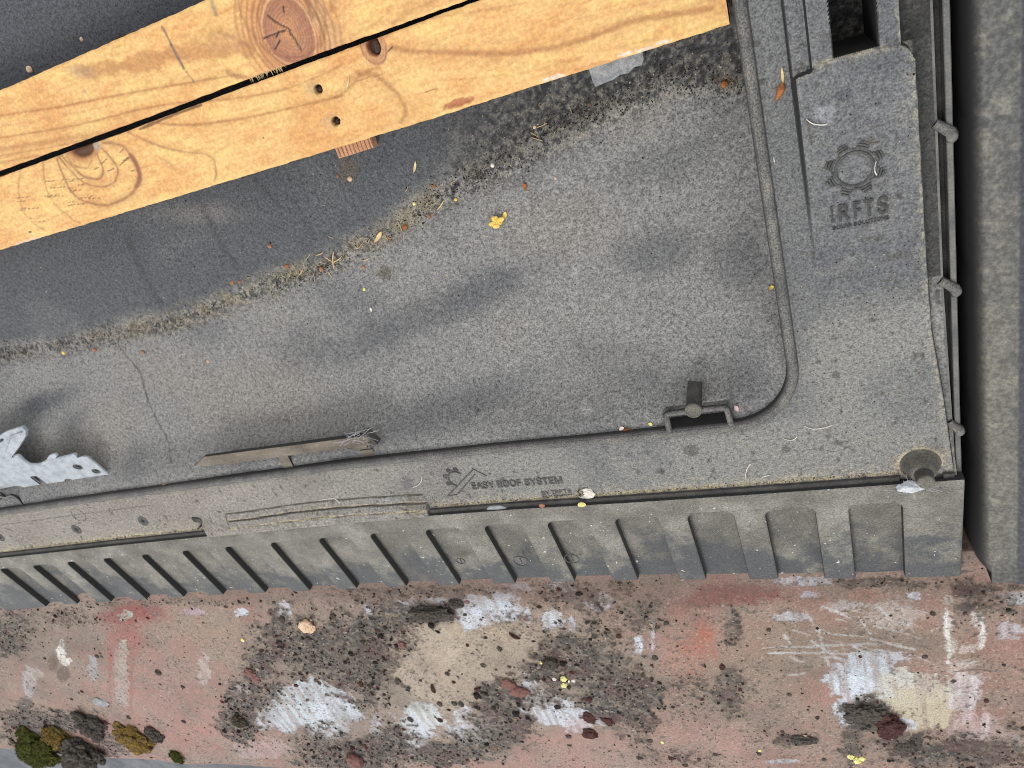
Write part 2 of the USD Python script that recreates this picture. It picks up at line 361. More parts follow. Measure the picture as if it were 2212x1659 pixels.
P.blob(1240, 600, 8, 70, al(160, 160, 158), .5, rot=0.08, edge=.6, rag=.8, fs=4)
P.blob(1275, 850, 14, 9, al(165, 165, 163), .6, edge=.6, rag=.8, fs=4)
P.blob(975, 300, 10, 20, al(112, 112, 112), .8, edge=.6, rag=.6, fs=4)
P.blob(1120, 225, 5, 14, al(142, 142, 142), .8, rag=.3)
P.blob(1160, 1, 5, 14, al(142, 142, 142), .8, rag=.3)
# dark lines along the creases
for pts, w, a in [(q_(0, 1, (720, 540), (715, 590), (780, 680), (870, 770), (960, 950), (1080, 1120), (1190, 1250)), 1.0, .6), ([(262, 530), (300, 610), (330, 665)], 3.4, .5), ([(405, 415), (440, 490), (500, 590)], 3.0, .45), ([(530, 385), (560, 420), (590, 450)], 2.6, .4), ([(620, 440), (650, 490), (670, 530)], 2.6, .35), ([(318, 645), (290, 690), (250, 735)], 1.2, .4)]:
    P.stroke(pts, w, al(62, 62, 64), a, rag=0.6, fs=5, soft=0.9)
# the line of grit that has washed into the crease
g1 = nz(GX, GY, 18, 31, 4); wid = np.interp(GX, [-640, -420, -100, 20, 188], [14, 9, 9, 13, 16]) * (0.65 + 0.7 * nz(GX, GX * 0, 60, 33, 2))
band = np.exp(-((vd + 3) / wid) ** 2)
P.mix(0.6 * band * sst(0.3, 0.6, g1), al(72, 70, 64))
sp_ = nz(GX, GY, 2.6, 34, 2); lightpart = sst(40, -60, GX) * sst(-480, -300, GX)
P.mix(band * sst(0.5, 0.62, sp_) * (.35 + .4 * lightpart), al(158, 152, 138))
P.mix(band * sst(0.48, 0.4, sp_) * 0.8, al(30, 29, 27))
P.mix(0.7 * sst(0.42, 0.62, g1) * np.exp(-((vd + 1) / 8.0) ** 2) * lightpart, al(150, 140, 118))
hd = sst(-40, 60, GX) * sst(-14, 6, vd) * sst(60, 20, vd + 14 * (g1 - .5)); P.mix(.75 * hd, al(66, 65, 63)); P.mix(.7 * hd * sst(.55, .62, sp_), al(128, 124, 114)); P.mix(.8 * hd * sst(.46, .38, sp_), al(26, 26, 25))
P.mix(.7 * sst(0, 80, GX) * np.exp(-((vd + 12 + 8 * (g1 - .5)) / 3.0) ** 2) * sst(.4, .6, sp_), al(150, 146, 136))
P.blob(740, 370, 22, 26, al(96, 88, 74), .8, rag=.9, fs=4, edge=.5)
P.blob(1565, 180, 30, 10, al(92, 74, 56), .7, rag=.8, fs=3)
P.blob(820, 600, 16, 14, al(96, 86, 72), .7, rag=.9, fs=3)
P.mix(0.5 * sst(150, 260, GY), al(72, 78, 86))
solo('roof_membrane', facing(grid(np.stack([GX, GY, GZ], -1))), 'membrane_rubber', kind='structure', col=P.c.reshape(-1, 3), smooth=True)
solo('roof_deck', slab(sbox(-3000, -3000, 3000, 3000), -140, -160, 1, None), 'roof_deck_timber', kind='structure')

# ------------------------------------------------------------------ the painted sheet below the trays
ZF = -21.0
def zfl(x, y):
    x, y = np.asarray(x, float), np.asarray(y, float)
    z = ZF + 1.6 * (nz(x, y, 90, 41, 2) - 0.5) * 2
    ra = at(262, 1400, ZF)
    z = z + 5.0 * np.exp(-((x - ra[0] - 0.25 * (y + 300)) / 34) ** 2)
    z = z + 6.0 * np.exp(-((x - 286) / 16) ** 2) * sst(-345, -325, y) * sst(-225, -250, y)
    z = z - 5 * sst(-400, -560, y)
    ye = np.interp(x, [-1200, -1111, -868, -562, -300, 400], [-572, -574, -579, -564, -560, -560])
    return z - 16 * sst(ye + 10, ye - 8, y) - 60 * sst(-206, -196, y)
def warp(a, b, s0, s1):
    n = int((b - a) / ((s0 + s1) / 2)); t = np.linspace(0, 1, n); r = (s1 - s0) / (s1 + s0)
    return a + (b - a) * (t * (1 - r) + r * t * t)
fx, fy = warp(-1260, 430, 1.9, 0.75), warp(-590, -140, 1.0, 0.8)
FX, FY = np.meshgrid(fx, fy, indexing='ij')
FZ = zfl(FX, FY)
F_ = Paint(FX, FY, al(174, 132, 122), ZF)
n1, n2, n3 = nz(FX, FY, 60, 51, 4), nz(FX, FY, 22, 52, 4), nz(FX, FY, 7, 53, 3)
nv = nz(FX, FY / 9, 4, 54, 3)                                     # streaks down the slope
F_.mix(0.7 * sst(0.42, 0.62, n1), al(152, 118, 106)); F_.mix(0.5 * sst(0.5, 0.7, n2), al(150, 132, 118)); F_.mix(0.4 * sst(.55, .7, n3), al(196, 150, 140))
pink, red, brown, grime = al(184, 138, 130), al(148, 74, 68), al(150, 118, 100), al(116, 100, 90)
cream, ice, dirt, black = al(204, 190, 168), al(206, 213, 224), al(104, 94, 85), al(60, 55, 51)
B = F_.blob
B(120, 1390, 190, 75, al(136, 116, 104), .8, edge=.6, seed=1); B(40, 1370, 60, 60, dirt, .8, rag=.8, seed=2); B(80, 1500, 110, 60, al(160, 128, 114), .6, edge=.6)
B(1850, 1370, 260, 70, brown, .85, edge=.5, seed=3); B(1640, 1430, 160, 90, al(158, 138, 120), .8, edge=.6, seed=4); B(1600, 1560, 170, 70, al(168, 140, 126), .8, edge=.5)
B(430, 1370, 80, 80, al(166, 142, 124), .8, edge=.6, seed=5); B(330, 1480, 110, 70, pink, .8, edge=.6); B(330, 1600, 190, 50, al(190, 134, 126), .8, edge=.5)
B(1480, 1600, 220, 60, al(186, 144, 136), .8, edge=.5); B(1230, 1630, 150, 40, pink, .8, edge=.5, seed=2)
B(650, 1420, 130, 90, al(134, 120, 106), .9, edge=.5, rag=.7, seed=6); B(800, 1440, 80, 120, al(126, 112, 100), .8, edge=.5, rag=.7, seed=7)
B(1420, 1330, 150, 60, al(166, 124, 112), .8, edge=.5); B(1480, 1330, 100, 30, al(150, 96, 88), .7, rag=.8)
B(965, 1440, 135, 105, cream, .95, edge=.35, rag=.5, seed=8); B(1080, 1370, 120, 70, al(192, 176, 152), .9, edge=.5, rag=.6, seed=9); B(880, 1360, 60, 30, cream, .7)
B(1210, 1480, 120, 110, al(170, 160, 146), .8, edge=.5, rag=.7, seed=10); B(800, 1560, 110, 60, al(170, 160, 148), .8, rag=.7); B(1000, 1590, 120, 50, al(176, 162, 150), .8, rag=.7)
# deep red paint near the tips and the old runs of red
B(285, 1325, 58, 22, red, .9, edge=.5, rag=.7); B(275, 1360, 30, 40, al(164, 88, 80), .7, edge=.6); B(1490, 1385, 44, 62, al(180, 106, 86), .75, edge=.8, rag=.8, seed=3); B(1475, 1440, 36, 50, al(190, 128, 108), .6, edge=.8, rag=.7); F_.mix(.45 * F_.mask(1490, 1390, 60, 70, edge=.6) * sst(.5, .62, nv), al(196, 96, 66))
B(1600, 1283, 80, 20, al(138, 54, 52), .95, rag=.8); B(1530, 1300, 50, 20, al(144, 66, 60), .8, rag=.8); B(1870, 1285, 40, 14, al(178, 104, 88), .8, rag=.6); B(2060, 1290, 50, 18, al(160, 104, 90), .7, rag=.6); B(740, 1282, 40, 10, red, .5)
for px in (241, 289): F_.stroke([(px + 4, 1365), (px, 1440), (px - 4, 1530)], 3.0, al(170, 84, 80), .7, rag=2, fs=12)
# grey dust over the paint
F_.mix(.3 * sst(.25, .6, nz(FX, FY, 80, 59, 4)), al(146, 112, 98))
F_.mix(.58 * sst(.28, .68, .5 * n2 + .5 * nz(FX, FY, 45, 57, 4)), al(162, 148, 134)); F_.mix(.5 * sst(.5, .66, nz(FX, FY, 4, 58, 4)) * sst(.35, .6, n1), al(138, 122, 110))
F_.c *= 0.9
B(285, 1322, 62, 20, al(142, 62, 58), .75, edge=.5, rag=.8); B(278, 1370, 34, 50, al(160, 84, 78), .5, edge=.7); B(1600, 1282, 84, 18, al(130, 54, 52), .7, edge=.5, rag=.9); B(1520, 1296, 40, 16, al(138, 62, 58), .6, rag=.9)
# bare metal where the paint has rubbed off
WORN = np.zeros_like(FX)
def worn(px, py, rx, ry, a=1.0, c=ice, rag=.75, edge=.18, fs=None, rot=0, streak=0.0, seed=0):
    m_ = F_.mask(px, py, rx, ry, rag=rag, edge=edge, fs=fs, rot=rot, seed=60 + seed)
    i_ = m_ > .02; m_[i_] = sst(.2, .8, m_[i_] + .7 * (nz(F_.x[i_], F_.y[i_], 2.6, 66 + seed, 3) - .5))
    if streak: m_ = m_ * (1 - streak * sst(0.44, 0.58, nv))
    F_.mix(a * m_, c); np.maximum(WORN, a * m_, out=WORN)
for w in [(272, 1328, 13, 10, 1, al(176, 188, 176)), (270, 1410, 9, 34, .9, al(176, 178, 158)), (266, 1470, 16, 60, .75, al(178, 168, 164)), (200, 1445, 12, 26, .9, al(164, 168, 168)), (132, 1408, 9, 22, 1, al(228, 224, 220)), (142, 1430, 12, 8, 1, al(224, 220, 216)),
          (62, 1475, 14, 34, .8, al(178, 176, 178)), (75, 1455, 22, 12, .6, al(190, 180, 178)), (613, 1319, 15, 17, 1), (520, 1323, 14, 9, .9), (420, 1322, 24, 9, .8, al(184, 162, 172)), (440, 1450, 14, 36, .7, al(188, 176, 172)),
          (660, 1532, 95, 50, 1, al(196, 206, 214)), (720, 1550, 60, 40, .9), (520, 1487, 26, 10, .9), (580, 1560, 30, 22, .8), (700, 1590, 36, 16, .8), (810, 1580, 12, 40, .7), (560, 1625, 60, 26, .5, al(190, 170, 172)),
          (1070, 1310, 62, 32, 1), (1020, 1325, 40, 30, .9), (1100, 1316, 24, 26, 1), (924, 1304, 62, 14, .9), (880, 1318, 26, 16, .8), (800, 1312, 14, 16, .8), (905, 1552, 46, 34, 1, al(204, 212, 214)), (890, 1596, 40, 46, .9), (1020, 1590, 40, 30, .9), (985, 1580, 26, 18, .7), (1000, 1545, 20, 18, .8),
          (1297, 1299, 30, 19, .95), (1217, 1268, 34, 12, .9), (1120, 1270, 36, 10, .5), (1194, 1338, 22, 24, .9), (1140, 1330, 6, 22, .8), (1235, 1350, 8, 18, .8), (1200, 1536, 66, 34, .9), (1300, 1525, 40, 40, .6), (1150, 1490, 26, 36, .8), (1250, 1570, 36, 16, .8, al(200, 190, 196)), (1380, 1392, 10, 22, 1), (1410, 1372, 4, 36, .8),
          (1858, 1468, 78, 52, 1, al(206, 214, 224)), (1960, 1490, 100, 46, .95, al(204, 204, 194)), (1990, 1530, 70, 50, .9, al(196, 186, 162)), (1840, 1545, 44, 26, .9), (1900, 1420, 60, 14, .7), (2085, 1500, 36, 50, .85, al(208, 200, 204)), (2110, 1580, 60, 40, .7, al(198, 178, 178)), (1950, 1568, 30, 14, .9),
          (1735, 1256, 64, 10, .9), (1748, 1286, 20, 8, .7), (1975, 1287, 14, 10, 1), (2045, 1287, 12, 12, .9, al(196, 196, 186)), (2190, 1290, 30, 14, .8), (2180, 1360, 30, 20, .5), (1710, 1333, 40, 10, .7), (1690, 1650, 40, 5, .7), (2190, 1600, 30, 20, .5, al(196, 190, 196))]:
    worn(*w, seed=int(w[0]) % 7, streak=.5)
# rubbed bulge at the right
wh = al(228, 226, 222)
for p_ in ([(2042, 1312), (2040, 1345), (2048, 1390), (2044, 1420)], [(2098, 1318), (2118, 1335), (2122, 1365), (2116, 1395)]):
    F_.stroke(p_, 1.3, wh, .8, rag=2.6, fs=2.6)
for px, py, rx, ry, a in ((2044, 1330, 9, 22, .8), (2050, 1385, 14, 16, .7), (2085, 1392, 26, 10, .55), (2112, 1332, 14, 16, .7), (2120, 1370, 8, 18, .7), (2075, 1425, 30, 10, .5), (2090, 1465, 34, 14, .4), (2060, 1445, 12, 10, .5), (2128, 1560, 8, 26, .5)):
    B(px, py, rx, ry, wh, a * .7, rag=1.3, edge=.25, fs=2.0)
F_.stroke([(2058, 1450), (2090, 1444), (2140, 1450)], 0.9, al(74, 60, 52), .8, rag=.5)
rs = np.random.RandomState(5)
for p0, p1 in [((880, 745), (950, 1000)), ((835, 835), (1025, 965)), ((1140, 680), (1215, 790)), ((820, 880), (1290, 855)), ((560, 915), (1140, 925)), ((900, 615), (1110, 680)), ((960, 640), (1090, 690)), ((1240, 740), (1540, 820)), ((840, 770), (1060, 800)), ((1200, 815), (1500, 890)), ((1110, 870), (1240, 940)), ((700, 940), (780, 975)), ((1370, 590), (1440, 645)), ((520, 885), (830, 880)), ((1250, 600), (1330, 690)), ((660, 800), (700, 850)), ((1210, 890), (1380, 930)), ((1420, 690), (1490, 760)), ((900, 945), (1020, 950)), ((690, 1060), (790, 1050))]:
    a, b = q_(2, 2, p0, p1); c_ = ((a[0] + b[0]) / 2 + rs.uniform(-4, 4), (a[1] + b[1]) / 2 + rs.uniform(-3, 3))
    F_.stroke([a, c_, b], rs.uniform(0.7, 1.5), al(204, 204, 204), rs.uniform(.45, .8), rag=1.6, fs=3)
for k in range(40):
    a = (1700 + rs.uniform(0, 280), 1310 + rs.uniform(0, 130)); an = rs.choice([0.05, 0.35, 1.0]) + rs.uniform(-.15, .15); l = rs.uniform(8, 45)
    F_.stroke([a, (a[0] + l * math.cos(an), a[1] + l * math.sin(an))], rs.uniform(.4, .9), al(200, 196, 194), rs.uniform(.3, .7), rag=1.0, fs=3)
B(1930, 1330, 60, 30, al(196, 190, 184), .45, rag=1.0, fs=4); B(1820, 1310, 40, 10, al(190, 190, 190), .5, rag=1.0, fs=4)
# round brown stains
B(115, 1432, 11, 17, al(104, 84, 68), .9, rag=.25); B(137, 1456, 14, 17, al(100, 82, 70), .9, rag=.25); B(54, 1525, 17, 18, al(84, 78, 70), .95, rag=.35)
# fields of black soil, crust lichen and moss
soil = np.zeros_like(FX)
fields = [(110, 1565, 90, 26, .75), (45, 1560, 50, 30, .7), (230, 1620, 40, 24, .6), (690, 1400, 90, 60, .75), (600, 1380, 50, 60, .7), (780, 1430, 80, 90, .8), (830, 1360, 60, 70, .7), (925, 1325, 70, 24, .95), (560, 1440, 36, 50, .9), (520, 1545, 44, 60, .9), (560, 1500, 60, 30, .6), (20, 1365, 60, 50, .6), (40, 1580, 60, 40, .5), (760, 1640, 110, 40, .9), (850, 1610, 50, 40, .8), (960, 1635, 90, 26, .85), (700, 1620, 60, 40, .6),
          (1230, 1400, 70, 40, .75), (1200, 1440, 60, 40, .9), (1270, 1440, 80, 50, .7), (1340, 1500, 90, 60, .85), (1080, 1520, 56, 50, .85), (1090, 1580, 70, 40, .8), (1180, 1500, 50, 30, .6), (1380, 1560, 50, 50, .6), (1020, 1610, 70, 30, .7), (1300, 1350, 60, 40, .6), (1240, 1290, 90, 24, .6), (1380, 1330, 70, 40, .45), (1575, 1506, 46, 46, .6), (1710, 1600, 50, 16, .75), (1640, 1600, 40, 30, .35), (1590, 1360, 26, 40, .5),
          (1872, 1540, 46, 34, .98), (1920, 1570, 34, 34, .98), (1840, 1610, 24, 50, .7), (1958, 1615, 50, 30, .8), (2060, 1630, 170, 40, .7), (2180, 1620, 50, 50, .6), (1500, 1640, 60, 30, .4), (1480, 1500, 60, 70, .35), (2120, 1290, 70, 40, .55), (1900, 1260, 120, 12, .8), (900, 1280, 160, 12, .6), (1300, 1265, 140, 10, .5), (330, 1300, 260, 8, .4), (150, 1330, 80, 20, .45), (1100, 1340, 60, 30, .3), (1420, 1640, 80, 20, .3)]
for px, py, rx, ry, a in fields:
    soil = np.maximum(soil, a * F_.mask(px, py, rx, ry, edge=.6, rag=1.0, seed=71, fs=9))
sn, sn2, sn3 = nz(FX, FY, 3.0, 72, 4), nz(FX, FY, 11, 73, 4), nz(FX, FY, 28, 70, 4)
lvl = soil * 1.05 - 0.52 + 1.5 * (sn - .5) + 1.1 * (sn2 - .5) + .7 * (sn3 - .5)
sm = sst(-.22, .30, lvl) * sst(.04, .3, soil)
maroon = sst(.5, .66, nz(FX, FY, 20, 74, 4))
tone = nz(FX, FY, 5, 78, 4)
F_.mix(0.6 * sst(.0, .6, soil), al(134, 120, 106))
F_.mix(0.9 * sm, al(82, 76, 70)); F_.mix(0.8 * sm * sst(.54, .38, tone), al(46, 42, 40)); F_.mix(.6 * sm * sst(.56, .7, tone), al(142, 132, 118)); F_.mix(0.6 * sm * maroon * sst(.4, .6, sn2 + .1), al(92, 58, 55))
# dark pin-head crust everywhere
pin = nz(FX, FY, 2.2, 75, 2); F_.mix(0.75 * sst(.6, .7, pin) * sst(.3, .55, n2 + .3 * soil), al(82, 74, 68))
pin2 = nz(FX, FY, 1.8, 76, 2); F_.mix(0.5 * sst(.68, .76, pin2), al(214, 196, 180))
F_.mix(0.35 * sst(0.5, 0.75, nz(FX, FY, 34, 77, 4)), dirt)
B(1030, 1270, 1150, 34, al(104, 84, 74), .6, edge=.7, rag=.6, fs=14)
FZ = FZ + 1.5 * sm * (0.3 + sn) - 0.7 * sst(.35, .6, WORN)
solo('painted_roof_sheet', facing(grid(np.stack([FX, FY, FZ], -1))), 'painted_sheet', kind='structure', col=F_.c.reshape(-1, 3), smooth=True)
solo('gutter_floor', facing(grid(np.stack([*np.meshgrid(np.linspace(-1400, 500, 20), np.linspace(-800, -560, 8), indexing='ij'), np.full((20, 8), -52.0)], -1))), 'gutter_metal', kind='structure')
soil_at = (FX, FY, soil)

# ------------------------------------------------------------------ the tray
T = Thing('mounting_tray', (230, -60, -24), 'dusty grey plastic tray frame with moulded lettering, running down the right and along the bottom', 'mounting tray')
def zap(x, y):                                    # upper face of the drooping apron
    yy = y - sag(x); return 5.0 - 19.0 * (-117 - yy) / 105.0
# bead round the opening
arc = [(151 + 43.3 * math.cos(t), -15.2 + 43.3 * math.sin(t)) for t in np.linspace(0, -math.pi / 2, 24)]
path = [(194.4, y) for y in np.arange(420, -14, -6)] + arc + [(x, -58.5 + float(sag(x))) for x in np.arange(146, -780, -6)]
path = np.array(path); tg = np.gradient(path, axis=0); tg /= np.linalg.norm(tg, axis=1)[:, None]
nin = np.stack([tg[:, 1], -tg[:, 0]], 1)          # towards the membrane
prof = [(3.4, -50), (3.9, -20), (4.1, -1.5), (3.9, 0.2), (3.3, 1.4), (2.2, 2.7), (0.6, 3.3), (-1.2, 3.0), (-2.6, 1.9), (-3.4, 0.4), (-3.7, -1.0), (-4.2, -1.6), (-4.7, -1.2), (-5.1, 0.05)]
A = np.stack([np.concatenate([path + nin * o, np.full((len(path), 1), z)], 1) for o, z in prof], 1)
bead_m = grid(A)
v, f = bead_m; put(T, 'bead', facing(bead_m), 'bead_plastic', smooth=True)

def plate_z(x, y):
    z = np.zeros_like(x)
    ypan = np.interp(x, [213, 217, 224, 225.5, 234, 250, 265.5, 270, 273], [162, 163.9, 164.9, 166.6, 167.9, 167.8, 166.7, 164.6, 160])
    # stepped channel walls at the head of the column
    top = sst(ypan - 0.8, ypan + 0.8, y)
    head = 3.6 * sst(213, 215.2, x) + 3.4 * sst(223.4, 224.6, x)
    head = head * (1 - sst(266.2, 267.4, x)) - 4 * sst(266.2, 267.4, x)
    h = 8.0 * np.clip((y - 24) / 140, 0, 1.0) ** 1.1
    xr = np.interp(y, [-120, -91, -54, -3, 48, 99, 148, 420], [285, 283, 280.3, 275.1, 274, 273.3, 272.4, 271.5])
    notch = ((x > 213) & (x < 224.2) & (y > ypan - 3))
    wedge = h * sst(213.2, 216.4, x)
    corner = sst(-1.2, 1.2, 6 - np.hypot(np.maximum(x - (xr - 6), 0), np.maximum(y - (ypan - 6), 0)))
    low = -4.0 * sst(0, 1.2, x - xr) * sst(-122, -90, y)
    pan = wedge * (1 - sst(-.3, 1.2, x - xr)) + low
    z = np.where((y > ypan) | ((corner < .5) & (y > 150) & (x > 262)), np.where(x < xr + 6, head, -4.0), pan)
    z = np.where((y <= ypan + .8) & (y > ypan - .8) & (x < 266), pan * (1 - top) + head * top, z)
    # shallow ejector marks
    for cx, cy, r in ((125, -74, 5.5), (-30, -79, 4)):
        z = z - 0.25 * sst(r, r - 1, np.hypot(x - cx, y - cy))
    return z

def plate_paint(x, y):
    p = Paint(x, y, al(136, 136, 133), 0.0)
    yy = y - sag(x)
    b = nz(x, y, 45, 81, 4); s2 = nz(x, y, 12, 82, 4)
    p.mix(0.6 * sst(.45, .7, b), al(106, 108, 110)); p.mix(.4 * sst(.5, .7, s2), al(142, 140, 133))
    t = sst(2, 56, y + 30 * (s2 - .5)) * sst(190, 196, x)
    p.mix(t, al(110, 112, 114)); p.mix(t * .6 * sst(.45, .7, b), al(92, 96, 101)); p.mix(t * .5 * sst(.5, .7, s2), al(128, 127, 124))
    p.mix(sst(213.6, 212.6, x) * sst(20, 30, y) * .45, al(118, 119, 118))
    lf = sst(80, -420, x); p.mix(lf * .75, al(152, 146, 136)); p.mix(lf * .4 * sst(.45, .7, s2), al(166, 160, 150)); p.mix(lf * .4 * sst(.5, .7, b), al(132, 124, 114))
    # dust caught along edges; the low floor at the right is darker
    e = nz(x, y, 3.0, 83, 3)
    ed = np.exp(-np.abs(yy + 110.8) / 1.6) * ((x > -108) & (x < 262)) + np.exp(-np.abs(yy + 110.5) / 2.0) * (x < -368)
    p.mix(1.2 * ed * sst(.32, .55, e), al(198, 184, 154))
    p.mix(.5 * np.exp(-np.abs(yy + 105) / 5) * sst(.5, .65, e) * ((x > -108) | (x < -368)), al(170, 162, 146))
    xr = np.interp(y, [-120, -91, -54, -3, 48, 99, 148, 420], [285, 283, 280.3, 275.1, 274, 273.3, 272.4, 271.5])
    p.mix(.9 * np.exp(-np.abs(x - xr + 1.2) / 1.4) * sst(.35, .6, e) * (y < 166), al(158, 152, 136))
    p.mix(.9 * np.exp(-np.abs(y - np.interp(x, [213, 217, 224, 225.5, 234, 250, 265.5, 270, 273], [162, 163.9, 164.9, 166.6, 167.9, 167.8, 166.7, 164.6, 160])) / 1.2) * sst(.3, .6, e) * (x > 213) * (x < 272), al(168, 160, 138))
    p.mix(.8 * np.exp(-np.abs(x - 266) / 1.0) * (y > 166) * sst(.3, .5, e), al(170, 164, 144))
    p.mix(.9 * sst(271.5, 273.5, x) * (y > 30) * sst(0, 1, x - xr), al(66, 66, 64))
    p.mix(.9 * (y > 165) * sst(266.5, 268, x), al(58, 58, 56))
    d = np.hypot(x - 265.1, y + 104.8); p.mix(1.2 * np.exp(-np.abs(d - 13.2) / 1.5) * sst(.3, .55, e) * (y > -108), al(196, 182, 154))
    p.mix(.8 * sst(6.2, 4.8, np.hypot(x - 117.5, y + 75.5)), al(96, 94, 90)); p.mix(.8 * sst(4, 2.4, np.hypot(x - 92, y + 92)), al(86, 86, 86)); p.mix(.7 * sst(4, 2, np.hypot(x - 182, y + 82)), al(84, 80, 74))
    p.blob(1780, 240, 22, 16, al(150, 152, 156), .6, rag=.8, fs=4); p.blob(1820, 200, 18, 12, al(70, 76, 84), .6, rag=.6)
    p.mix(.8 * sst(.75, .85, nz(x, y, 5, 84, 2)), al(90, 88, 84))
    p.blob(880, 1045, 14, 14, al(104, 104, 106), .7, rag=.6); p.blob(840, 1080, 10, 8, al(170, 170, 170), .6, rag=.6); p.blob(700, 1130, 40, 20, al(178, 172, 162), .4, rag=.7); p.blob(900, 1090, 24, 20, al(120, 112, 98), .6, rag=.7)
    return p

# column
cy_ = np.r_[np.arange(-118, 140, 1.0), np.arange(140, 185, 0.5), np.arange(185, 420, 2.0)]
cx_ = np.r_[np.arange(194, 212, 1.0), np.arange(212, 226, 0.5), np.arange(226, 262, 1.0), np.arange(262, 287.2, 0.5)]
X, Y = np.meshgrid(cx_, cy_, indexing='ij'); Zp = plate_z(X, Y)
xlim = np.interp(Y, [-120, -100, 20, 420], [286.8, 286, 282.4, 281.2]); Xc = np.minimum(X, xlim)
Zp = plate_z(Xc, Y)
v, f = facing(grid(np.stack([Xc, Y, Zp], -1)))
slot = (v[f].mean(1)[:, 0] > 234.4) & (v[f].mean(1)[:, 0] < 256.4) & (v[f].mean(1)[:, 1] > 168.3)
put(T, 'column_plate', (v, f[~slot]), 'dusty_plastic', col=plate_paint(Xc, Y).c.reshape(-1, 3), smooth=True)
# walls of the slot, coloured near-black for the shade inside it
for xa in (234.2, 256.6):
    put(T, 'slot_wall', slab(sbox(xa - 1.0, 166, xa + 1.0, 420), 5.9, -46, .4, None), 'shade_black', smooth=30)
put(T, 'slot_wall', slab(sbox(234, 166.4, 257, 168.0), 5.9, -40, .4, None), 'shade_black', smooth=30)

# bottom rail
xs_ = np.arange(-780, 195, 1.0); t_ = np.linspace(0, 1, 64)
ytop = np.where(xs_ > 151, -15.2 - np.sqrt(np.maximum(43.3 ** 2 - (np.minimum(xs_, 194.29) - 151) ** 2, 0)), -58.5 + sag(xs_)) - np.where(xs_ > 151, 0, 3.8)
ybot = -117.6 + sag(xs_)
X = np.repeat(xs_[:, None], 64, 1); Y = ytop[:, None] * (1 - t_) + ybot[:, None] * t_
def rail_z(x, y):
    yy = y - sag(x); z = plate_z(x * 0 + 200, y * 0 - 60)
    mid = sst(-366, -362, x) * sst(-110, -114, x)
    z = z + mid * 5.3 * sst(-92, -117, yy)
    jog = 4.6 * sst(-330, -215, x)                # the two flutes bend on their way
    for y0 in (-101.6, -109.6):
        l = np.abs(yy - (y0 + jog - 0.026 * (x + 230)))
        z = z - 0.9 * mid * sst(1.0, 0.2, np.abs(l - 3.6)) * sst(-331, -328, x)
    z = z - .5 * sst(0.9, .2, np.abs(yy + 74.6)) * sst(-412, -415, x)      # outline of the fixing plate
    z = z - .5 * sst(0.9, .2, np.abs(np.hypot(x + 517, y + 84) - 8.5))
    return z
Zr = rail_z(X, Y)
pr_ = plate_paint(X, Y); yy = Y - sag(X)
mid = sst(-366, -362, X) * sst(-110, -114, X); jog = 4.6 * sst(-330, -215, X)
for y0 in (-101.6, -109.6):
    l = yy - (y0 + jog - 0.026 * (X + 230))
    pr_.mix(mid * .9 * sst(0.9, .3, np.abs(l - 3.6)) * sst(-331, -328, X), al(84, 78, 68)); pr_.mix(mid * .8 * sst(1.3, .4, np.abs(l + 3.8)) * sst(-331, -328, X) * sst(.3, .5, nz(X, Y, 3, 90, 2)), al(206, 192, 158))
    pr_.mix(.8 * sst(.9, .3, np.abs(X + 330.5 + .0 * l)) * (np.abs(l) < 4), al(80, 74, 66))
pr_.mix(.7 * sst(.9, .3, np.abs(yy + 74.6)) * sst(-412, -415, X), al(100, 96, 88)); pr_.mix(.6 * sst(.9, .3, np.abs(np.hypot(X + 517, Y + 84) - 8.5)), al(80, 76, 70))
put(T, 'rail_plate', facing(grid(np.stack([X, Y, Zr], -1))), 'dusty_plastic', col=pr_.c.reshape(-1, 3), smooth=True)

def strip(x0, x1, ya, yb, step=6.0):              # a band along the rail that follows its bend
    x = np.arange(x0, x1 + .01, (x1 - x0) / max(1, round((x1 - x0) / step)))
    return Polygon(list(zip(x, ya + sag(x))) + list(zip(x[::-1], (yb + sag(x))[::-1])))
for x0, x1 in ((-780, -364), (-112, 252)):
    put(T, 'rail_step', slab(strip(x0, x1, -117.5, -112.5), 2.4, -3, .5, None), 'wall_plastic', smooth=30)
put(T, 'rail_step', slab(strip(278, 285, -117.5, -113), 2.4, -3, .5, None), 'wall_plastic', smooth=30)

# apron with its recesses
PADL = [217.8 - 57.35 * k for k in range(17)]
tip = lambda x: np.interp(x, [-800, -671, -426, -197, 37, 216, 292], [-236, -226, -217.5, -215, -216.5, -224, -225.5]) - 1.0
def pad_shape(k, grow=0.0):
    xl = PADL[k]; w = 34.5
    yt = -135.5 + float(sag(xl)) - (1.2 if k < 2 else 0)
    b = sbox(xl, -300, xl + w, yt); return b.buffer(-6).buffer(6) if not grow else b.buffer(grow)
ax = np.arange(-780, 291, 5.0)
outer = Polygon(list(zip(ax, -116.5 + sag(ax))) + [(290.5, -116.5)] + [(290.5, -224.5), (287, -226.5)] + list(zip(ax[::-1], tip(ax[::-1]))))
outer = outer.buffer(0)
raised = outer.difference(unary_union([pad_shape(k) for k in range(17)]))
raised = raised.buffer(1.6).buffer(-3.2).buffer(1.6)
raised = max(getattr(raised, 'geoms', [raised]), key=lambda g: g.area)
V, F = slab(raised, zap, lambda x, y: zap(x, y) - 11, 1.5, 4)

